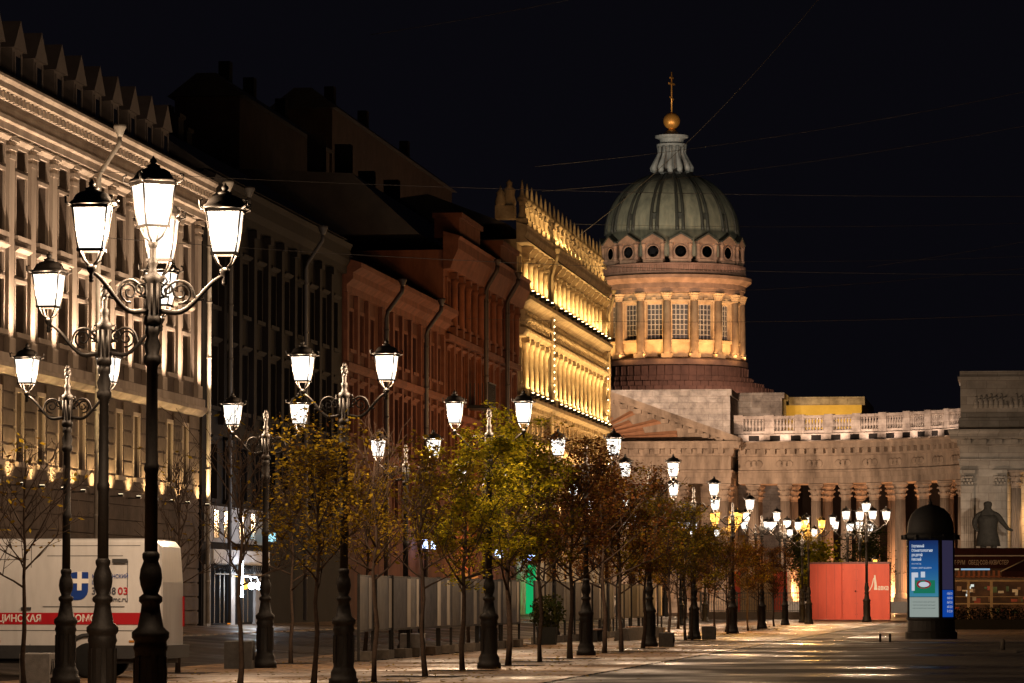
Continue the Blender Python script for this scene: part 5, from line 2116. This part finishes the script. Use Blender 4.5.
# red hoarding
hoard = thing('red_hoarding', 'red site hoarding with a white swash logo beside the tall candelabrum', 'hoarding', (-15.62, 275, 0))
b = MB()
b.box(2.36, 0, .03, 5.72, 2.6, 4.0)
b.box(0.0, .55, .03, 2.35, 2.6, 4.0)
b.build('panel', M_REDH, hoard)
b = MB()
b.box(2.33, -.04, 4.002, 5.76, 2.64, 4.14)
b.build('cap', M_REDD, hoard)
b = MB()
b.box(-.03, .5, 4.002, 2.329, 2.64, 4.12)
b.build('cap', M_REDD, hoard)
b = MB()
for x in (3.35, 4.2):
    b.box(x, -.012, .1, x + .012, -.002, 3.95)
for z in (.4, 1.2, 2.0, 2.8, 3.6):
    for x in (2.45, 3.28, 3.43, 4.13, 4.28, 5.62):
        b.ball((x, 0, z), .022, 4)
for x in (.6, 1.2, 1.8):
    b.box(x, .538, .1, x + .012, .548, 3.95)
b.ball((3.3, -.03, 2.05), .06, 6)
b.build('door_joint', M_REDD, hoard)
# swash letter A-shaped mark, then small letters
b = MB()
def lpoly(pts, y=-.012):
    n_ = len(pts)
    v_ = [(x, y, z) for x, z in pts] + [(x, -.002, z) for x, z in pts]
    b.add(v_, [tuple(range(n_))] + [(i, i + n_, (i + 1) % n_ + n_, (i + 1) % n_) for i in range(n_)])
lpoly([(4.62, 3.2), (4.72, 3.2), (4.86, 2.15), (4.62, 2.15), (4.64, 2.45)])
lpoly([(4.58, 3.0), (4.64, 3.0), (4.5, 2.4), (4.34, 2.12), (4.28, 2.12), (4.42, 2.4)])
lpoly([(4.22, 2.3), (4.26, 2.32), (4.22, 2.16), (4.32, 2.12), (4.28, 2.08), (4.16, 2.14)])
b.build('swash_letter', M_WHITE, hoard)
lettering('авка', .5, M_WHITE, hoard, (4.9, -.012, 2.14), (PI / 2, 0, 0), .012, 1.0, .74)
light('SPOT', 'hoarding_fill_light', (-11.4, 260, 5.6), 6000, (1.0, .72, .45), None, (.0, 1, -.2), 38, .9, .15)  # added fill brightening the hoarding, no fixture stands here
# hoarding panels further left behind the railing
hp = thing('hoarding_panels', 'red and tan hoarding panels behind the iron railing', 'hoarding', (-23.0, 296, 0))
b = MB()
b.box(0, 0, 0, .9, .12, 3.6)
b.build('red_panel', M_REDH, hp)
b = MB()
b.box(3.4, 0, 0, 4.5, .12, 3.6)
b.build('red_panel', M_REDH, hp)
b = MB()
b.box(.91, .02, 0, 3.39, .1, 3.3)
b.build('tan_panel', M_TAN, hp)
b = MB()
for x in (.0, .9, 2.1, 3.4, 4.45):
    b.box(x, .12, 0, x + .06, .2, 3.7)
b.build('posts', M_IRON, hp)

# advertising column
ad = thing('advertising_column', 'round advertising column with a black domed cap and lit blue posters', 'advertising column', (-3.79, 149.5, 0))
b = MB()
b.lathe([(1.0, 0), (1.0, .25), (.92, .3), (.9, .72), (.96, .74), (.96, .8), (.84, .81)], 32, smooth=False)
b.build('base', M_IRON, ad)
b = MB()
b.lathe([(.80, .8), (.80, 3.86)], 32)
b.build('core', M_IRON, ad)
b = MB()
b.lathe([(.88, 3.8), (1.06, 3.86), (1.08, 3.98), (.96, 4.03), (.9, 4.1), (.9, 4.25), (.86, 4.5), (.74, 4.8), (.53, 5.02), (.26, 5.13), (.09, 5.17), (.06, 5.22), (.08, 5.28), (.035, 5.32), (.025, 5.4), (.001, 5.46)], 32)
for k in range(12):
    a = 2 * PI * k / 12
    b.X = Matrix.Rotation(a, 4, 'Z')
    b.box(.95, -.05, 3.82, 1.13, .05, 4.0)
b.X = None
b.build('domed_cap', mat('matt_black_paint', (.012, .012, .013), scale=4, rough=.7, spec=.25), ad)
AC = R(-90 + 1.5)   # direction towards the street, centre line
def cylp(r, a, z):
    return (r * math.cos(a), r * math.sin(a), z)
def cpatch(b, r, a0, a1, z0, z1, n=10):
    v, f = [], []
    for i in range(n + 1):
        a = a0 + (a1 - a0) * i / n
        v += [cylp(r, a, z0), cylp(r, a, z1)]
    for i in range(n):
        f.append((2 * i, 2 * i + 2, 2 * i + 3, 2 * i + 1))
    b.add(v, f)
def wrap(body, size, a0, z0, width, m, r=.862, bold=.0):
    me = text_mesh(body, size, 0, bold)
    xs_ = [q.co.x for q in me.vertices]
    k = width / (max(xs_) - min(xs_))
    for q in me.vertices:
        a = a0 + (q.co.x - min(xs_)) * k / r
        q.co = Vector(cylp(r, a, z0 + q.co.y))
    me.materials.clear()
    me.materials.append(m)
    return put('poster_lettering', me, ad)
PA0, PA1 = R(-90 - 74), R(-90 + 21)
PB0, PB1 = R(-90 + 30), R(-90 + 100)
b = MB()
cpatch(b, .85, PA0, PA1, 1.62, 3.78, 14)
pm_ = emis('poster_blue', (.035, .16, .62), .42, False)
_nt = pm_.node_tree
_tc = _nt.nodes.new('ShaderNodeTexCoord')
_sp = _nt.nodes.new('ShaderNodeSeparateXYZ')
_nt.links.new(_tc.outputs['Generated'], _sp.inputs[0])
_rp = _nt.nodes.new('ShaderNodeValToRGB')
_e = _rp.color_ramp.elements
_e[0].color = (.10, .48, .70, 1)
_e[1].color = (.02, .05, .22, 1)
_e.new(.5).color = (.03, .20, .62, 1)
_nt.links.new(_sp.outputs['Z'], _rp.inputs[0])
_nt.links.new(_rp.outputs[0], [n for n in _nt.nodes if n.type == 'EMISSION'][0].inputs[0])
b.build('poster', pm_, ad)
b = MB()
cpatch(b, .85, PA0, PA1, .84, 1.6, 14)
b.build('poster_footer', emis('poster_pale', (.62, .72, .66), .42), ad)
b = MB()
cpatch(b, .85, PB0, PB1, 1.9, 3.78, 8)
b.build('poster', emis('poster_violet', (.07, .06, .14), .35), ad)
b = MB()
cpatch(b, .85, PB0, PB1, .84, 1.88, 8)
b.build('poster', emis('poster_deep_blue', (.01, .10, .62), .5), ad)
M_PW = emis('poster_white', (.8, .88, 1.0), .62)
for i, (tx, wd) in enumerate((('Спортивный', .62), ('Стоматология', .95), ('для детей', .55), ('Невский', .5))):
    wrap(tx, .15, PA0 + .3, 3.52 - i * .17, wd, M_PW, .862, .004)
wrap('запись по телефону', .09, PA0 + .3, 2.86, .5, M_PW)
wrap('ежедневно с девяти до девяти', .1, PA0 + .3, 2.7, .9, M_PW)
b = MB()
cpatch(b, .858, PA0 + .42, PA0 + 1.5, 1.75, 2.25, 10)
b.build('poster_green', emis('poster_green', (.02, .30, .17), .5), ad)
b = MB()
cpatch(b, .868, PA0 + .3, PA0 + .52, 1.85, 2.42, 5)
cpatch(b, .868, PA0 + .3, PA0 + .72, 2.36, 2.55, 5)
cpatch(b, .868, PA0 + .86, PA0 + 1.06, 2.36, 2.58, 4)
b.build('poster_brush', M_PW, ad)
def disc(b, r, ac, zc, ra, rz, n=18):
    v = [cylp(r, ac + ra * math.cos(2 * PI * i / n) / r, zc + rz * math.sin(2 * PI * i / n)) for i in range(n)]
    b.add(v, [tuple(range(n))])
b = MB()
disc(b, .872, PA0 + .98, 2.1, .3, .17)
b.build('poster_mouth', emis('poster_red', (.45, .03, .04), .5), ad)
b = MB()
disc(b, .878, PA0 + 1.0, 2.09, .22, .10)
b.build('poster_teeth', M_PW, ad)
for i in range(3):
    wrap('стоматологический центр приглашает', .06, PA0 + .35, 1.4 - i * .12, 1.0, emis('poster_ink', (.1, .2, .2), .25))
for i in range(5):
    wrap('НОВЫЙ СЕЗОН'[i:], .12, PB0 + .3, 1.7 - i * .17, .4, M_PW)
b = MB()
for a in (PA0 - R(4.5), (PA1 + PB0) / 2, PB1 + R(4)):
    b.X = Matrix.Rotation(a, 4, 'Z')
    b.box(.8, -.065, .8, .93, .065, 3.84)
b.X = None
b.build('mullions', M_IRON, ad)

# small low posts and a bollard on a slab
for i, x in enumerate((-5.35, -5.0)):
    o = thing('short_post', ['short iron post beside its twin, at the square kerb', 'short iron post nearer the advertising column'][i], 'bollard', (x, 139.0, -.1))
    b = MB()
    b.lathe([(.09, 0), (.09, .05), (.045, .08), (.04, .32), (.055, .34), (.03, .4)], 10)
    b.build('post', M_IRON, o)
    b = MB()
    b.lathe([(.16, .0), (.16, .03)], 12)
    b.build('foot', M_IRON, o)
t = thing('slab_bollard', 'pale bollard standing on a square concrete slab near the cafe', 'bollard', (-.8, 113.2, -.1))
b = MB()
b.frus(.42, 0, .38, .16)
b.build('slab', M_CONC, t)
b = MB()
b.lathe([(.07, .16), (.06, .45), (.035, .48), (.001, .49)], 12)
b.build('post', M_CONC, t)

# cafe pavilion on the right
cafe = thing('cafe_pavilion', 'low cafe pavilion with a maroon roof and warm lit glazing, right of the advertising column', 'cafe', (-4.4, 196, 0))
CL = 12.0
b = MB()
b.box(-.3, -1.2, 3.72, CL, 6.5, 4.08)
b.box(-.28, -1.25, 3.05, CL, -1.15, 3.66)
b.build('roof', M_TENT, cafe)
b = MB()
b.box(-.32, -1.27, 3.662, CL, -1.2, 3.715)
b.build('gutter', mat('pale_gutter', (.4, .4, .46), rough=.4), cafe)
lettering('ГОСТ·РУМ   ОБЕД·СОВ·АКВИСТЕР', .3, mat('dim_lettering', (.35, .3, .3), rough=.6), cafe, (.25, -1.262, 3.25), (PI / 2, 0, 0), .004, 1.0, 3.1)
b = MB()
for x in (.05, 1.25, 2.4, 4.4, 6.5, 8.5):
    b.box(x, -.05, .2, x + .14, .05, 2.45)
b.box(0, -.06, 1.25, CL, .06, 1.31)
b.box(0, -.06, 2.4, CL, .06, 2.56)
b.box(0, -.06, 1.62, CL, .04, 1.65)
b.build('window_posts', mat('cream_frame', (.55, .42, .27), scale=4, rough=.6), cafe)
b = MB()
b.box(0, -.9, 2.62, CL, -.2, 2.68)
for i in range(48):
    b.box(.05 + i * .25, -.96, 2.6, .17 + i * .25, -.9, 2.95)
b.build('valance', mat('striped_valance', (.34, .14, .09), rough=.8), cafe)
b = MB()
b.box(0, 3.5, .2, CL, 3.6, 3.6)
b.build('back_wall', mat('cafe_inside_wall', (.09, .05, .03), (.03, .018, .013), scale=1.3, rough=.8), cafe)
r2 = random.Random(3)
for nm, cc in (('cream_clutter', (.5, .42, .3)), ('red_clutter', (.42, .08, .04)), ('brown_clutter', (.22, .12, .06)), ('green_clutter', (.08, .14, .06))):
    for i in range(9):
        b = MB()
        x = r2.uniform(.2, 6.0)
        y = r2.uniform(.7, 3.2)
        z = r2.choice((.95, 1.0, 1.45, 1.9, 2.1)) + r2.uniform(-.1, .1)
        b.cbox(x, y, z, r2.uniform(.08, .32), .12, r2.uniform(.06, .3))
        b.build(nm.replace('clutter', 'crockery'), mat(nm + '_paint', cc, scale=5, rough=.6), cafe)
b = MB()
for i in range(7):
    b = MB()
    x = .5 + i * .95
    b.box(x, 1.2, .2, x + .06, 1.26, .95)
    b.box(x - .3, .9, .95, x + .36, 1.55, 1.0)
    b.build('table', M_WOOD, cafe)
b = MB()
b.box(.95, .08, 2.98, 2.4, .14, 3.3)
b.build('lit_menu_board', emis('menu_glow', (.35, .6, .85), .7), cafe)
b = MB()
b.box(.55, .07, 2.98, .85, .13, 3.3)
b.build('lit_cream_board', emis('menu_cream_glow', (.7, .58, .35), .5), cafe)
b = MB()
for x, z in ((1.3, 1.9), (1.35, 2.1), (1.25, 1.72), (1.5, 2.2)):
    b.cbox(x, 1.0, z, .16, .1, .12)
b.build('lit_poster', emis('cafe_poster_glow', (.9, .95, .85), .8), cafe)
b = MB()
b.box(-.1, -1.3, .0, CL, -.7, .18)
b.box(0, -.7, 0, CL, 6, .19)
b.build('podium', M_HEDGE, cafe)
light('AREA', 'cafe_ceiling_light', (3.5, 1.8, 3.5), 60, (1.0, .62, .32), cafe, (0, 0, -1), sx=6, sy=1)
light('AREA', 'cafe_eave_light', (3.5, -.75, 3.0), 34, (1.0, .72, .42), cafe, (0, .8, -1), sx=7, sy=.3)
hed = thing('hedge', 'dark clipped hedge in front of the cafe glazing', 'hedge', (-4.3, 194.2, .0))
b = MB()
r2 = random.Random(4)
for q in range(5000):
    p = Vector((r2.uniform(0, 11), r2.uniform(-.3, .3), r2.uniform(.25, 1.05 + .12 * math.sin(q))))
    a = Vector((r2.uniform(-1, 1), r2.uniform(-1, 1), r2.uniform(-1, 1))).normalized()
    c = a.cross(Vector((.2, .5, .8))).normalized()
    b.add([p, p + a * .05 + c * .04, p + a * .11, p + a * .05 - c * .04], [(0, 1, 2, 3)])
b.build('foliage', leafmat('near_black_hedge_leaves', [(.008, .01, .006), (.014, .016, .008)]), hed)
b = MB()
b.box(-.1, -.35, 0, 11.2, .35, .5)
b.build('trough', M_HEDGE, hed)
# parasol edge on the right
par = thing('cafe_parasol', 'big maroon parasol with a pale rib in front of the cafe', 'parasol', (.55, 188, 0))
b = MB()
b.tube([(0, 0, 0), (0, 0, 3.5)], .05, 8)
b.build('pole', M_IRON, par)
b = MB()
b.add([(-1.9, -1.9, 2.85), (1.9, -1.9, 2.85), (1.9, 1.9, 2.85), (-1.9, 1.9, 2.85), (0, 0, 3.75), (-1.9, -1.9, 2.6), (1.9, -1.9, 2.6), (1.9, 1.9, 2.6), (-1.9, 1.9, 2.6)],
      [(0, 1, 4), (1, 2, 4), (2, 3, 4), (3, 0, 4), (0, 5, 6, 1), (1, 6, 7, 2), (2, 7, 8, 3), (3, 8, 5, 0)])
b.build('canopy', M_TENT, par)
b = MB()
for sx, sy in ((-1, -1), (1, -1), (1, 1), (-1, 1)):
    b.tube([(sx * 1.92, sy * 1.92, 2.84), (0, 0, 3.78)], .035, 5)
b.build('ribs', mat('pale_rib', (.42, .36, .27), rough=.5), par)
b = MB()
b.box(-.4, -.4, 0, .4, .4, .12)
b.build('foot', M_CONC, par)
gs = thing('green_sign', 'small round green lit sign at the corner of the cafe roof', 'sign', (-4.6, 194.5, 0))
b = MB()
b.lathe([(.001, 0), (.2, 0), (.2, .06), (.001, .06)], 16)
for i in range(len(b.v)):
    a, c, d = b.v[i]
    b.v[i] = (a, d, c + 4.05)
b.build('disc', emis('green_sign_glow', (.02, .5, .2), .45), gs)
b = MB()
b.tube([(0, .1, 0), (0, .1, 4.1)], .04, 6)
b.build('pole', M_IRON, gs)
ol = thing('wall_lantern', 'small amber lantern hanging above the red hoarding', 'lantern', (-11.9, 300, 0))
b = MB()
b.tube([(0, 0, 0), (0, 0, 3.9)], .05, 6)
b.build('post', M_IRON, ol)
o = add_lantern(ol, (0, 0, 3.9), LANA)

# bench-like things and bins in the promenade middle
for i, (x, y) in enumerate(((-15.6, 138.0), (-15.4, 150.5))):
    t = thing('bench', ['low dark bench under the farther display boards', 'second low bench past the farther boards, by the lamp'][i], 'bench', (x, y, 0))
    b = MB()
    for q in range(4):
        b.box(-.25 + q * .13, -1.0, .42, -.15 + q * .13, 1.0, .46)
    b.build('seat', M_WOOD, t)
    for q in range(4):
        pass
    for yy in (-.85, .85):
        b = MB()
        b.box(-.22, yy - .04, 0, .22, yy + .04, .418)
        b.build('leg', M_IRON, t)
t = thing('concrete_barrier', 'long low concrete beam lying beside the farther display boards', 'barrier', (-14.9, 147, 0))
b = MB()
b.extrude_y([(-.3, 0), (.3, 0), (.18, .45), (-.18, .45)], -6, 6)
b.build('beam', M_CONC, t)

# ================================================================== STATUE
stat = thing('statue', 'dark bronze standing figure on a tall pedestal before the grey pavilion', 'statue', (-4.0, 376, 0))
b = MB()
b.frus(1.5, 0, 1.4, .8)
b.frus(1.15, .8, 1.05, 5.0)
b.frus(1.3, 5.0, 1.3, 5.4)
b.build('pedestal', M_GRAN, stat)
me = bpy.data.meshes.new('figure')
J = [((0, 0, 2.35), .42), ((0, 0, 2.9), .46), ((0, 0, 3.5), .52), ((0, 0, 3.85), .3), ((0, -.03, 4.15), .19), ((.02, -.1, 4.5), .34), ((.02, -.08, 4.8), .27),
     ((-.62, 0, 3.62), .24), ((-.88, .02, 3.0), .2), ((-.75, -.25, 2.4), .15), ((-.6, -.35, 2.25), .12),
     ((.62, 0, 3.62), .24), ((.95, -.05, 3.0), .2), ((1.3, -.3, 2.45), .14), ((1.62, -.45, 2.3), .1),
     ((-.28, 0, 2.0), .32), ((-.3, -.05, 1.2), .24), ((-.3, 0, .25), .17), ((-.3, -.4, .1), .13),
     ((.28, 0, 2.0), .32), ((.36, -.15, 1.2), .24), ((.4, -.05, .25), .17), ((.42, -.45, .1), .13)]
E_ = [(0, 1), (1, 2), (2, 3), (3, 4), (4, 5), (5, 6), (3, 7), (7, 8), (8, 9), (9, 10), (3, 11), (11, 12), (12, 13), (13, 14), (0, 15), (15, 16), (16, 17), (17, 18), (0, 19), (19, 20), (20, 21), (21, 22)]
me.from_pydata([j[0] for j in J], E_, [])
so = bpy.data.objects.new('figure', me)
COL.objects.link(so)
md = so.modifiers.new('skin', 'SKIN')
for i, j in enumerate(J):
    sv = me.skin_vertices[0].data[i]
    sv.radius = (j[1], j[1])
    sv.use_root = (i == 0)
so.modifiers.new('sub', 'SUBSURF').levels = 1
so.modifiers['sub'].render_levels = 1
bpy.context.view_layer.update()
fm = bpy.data.meshes.new_from_object(so.evaluated_get(bpy.context.evaluated_depsgraph_get()))
bpy.data.objects.remove(so)
fm.materials.clear()
fm.materials.append(M_BRONZE)
for p in fm.polygons:
    p.use_smooth = True
fig = put('figure', fm, stat, (0, 0, 5.4))
fig.scale = (1.5, 1.3, 1.16)
b = MB()
# greatcoat skirt and cape
b.lathe([(1.05, .9), (.98, 1.5), (.82, 2.4), (.85, 3.0), (.95, 3.5), (.75, 3.85), (.36, 4.02)], 16, (0, .08, 5.7))
b.build('greatcoat', M_BRONZE, stat).scale = (1.15, 1.1, 1.0)

# ================================================================== OVERHEAD WIRES
def wire(label, p0, p1, sag=.4, r=.016):
    p0, p1 = Vector(p0), Vector(p1)
    t = thing('overhead_wire', label, 'wire', tuple(p0), 0, 'overhead wires')
    b = MB()
    pts = []
    for i in range(15):
        k = i / 14
        p = p0.lerp(p1, k) - p0
        p.z -= sag * 4 * k * (1 - k)
        pts.append(p)
    b.tube(pts, r * .75, 5)
    b.build('cable', M_CABLE, t)
WIRES = [
    ('thickest overhead wire rising from the ochre house roof past the dome', (-27.6, 232, 23.3), (-8, 210, 38.5), 1.3, .022),
    ('thin wire crossing the sky low to the dome, lower of a level pair', (-27.6, 236, 22.6), (15, 240, 23.5), .6, .014),
    ('thin wire crossing the sky, upper of the level pair by the dome', (-27.6, 228, 24.0), (15, 232, 24.6), .5, .014),
    ('wire climbing from the ochre roof towards the upper right sky', (-27.6, 215, 26.0), (12, 208, 31.5), .8, .018),
    ('second wire climbing just below the long rising one', (-27.6, 218, 24.9), (12, 215, 30.3), .8, .018),
    ('wire spanning the sky above the pavilion', (-27.6, 250, 21.5), (12, 262, 25.5), .8, .018),
    ('wire strung across the street before the pale house, upper', (-27.7, 112, 14.35), (6, 118, 13.8), .3, .012),
    ('wire strung across the street before the pale house, lower', (-27.7, 113, 12.45), (6, 118, 11.4), .4, .012),
    ('wire strung across before the red houses', (-27.7, 188, 15.4), (6, 196, 16.2), .4, .014),
    ('faint wire high over the roofs towards the upper edge', (-27.6, 160, 25.5), (6, 150, 31.0), .7, .016),
    ('faint wire over the pavilion attic', (-12, 290, 26.5), (12, 284, 30.2), .3, .02),
]
for wv in WIRES:
    wire(*wv)
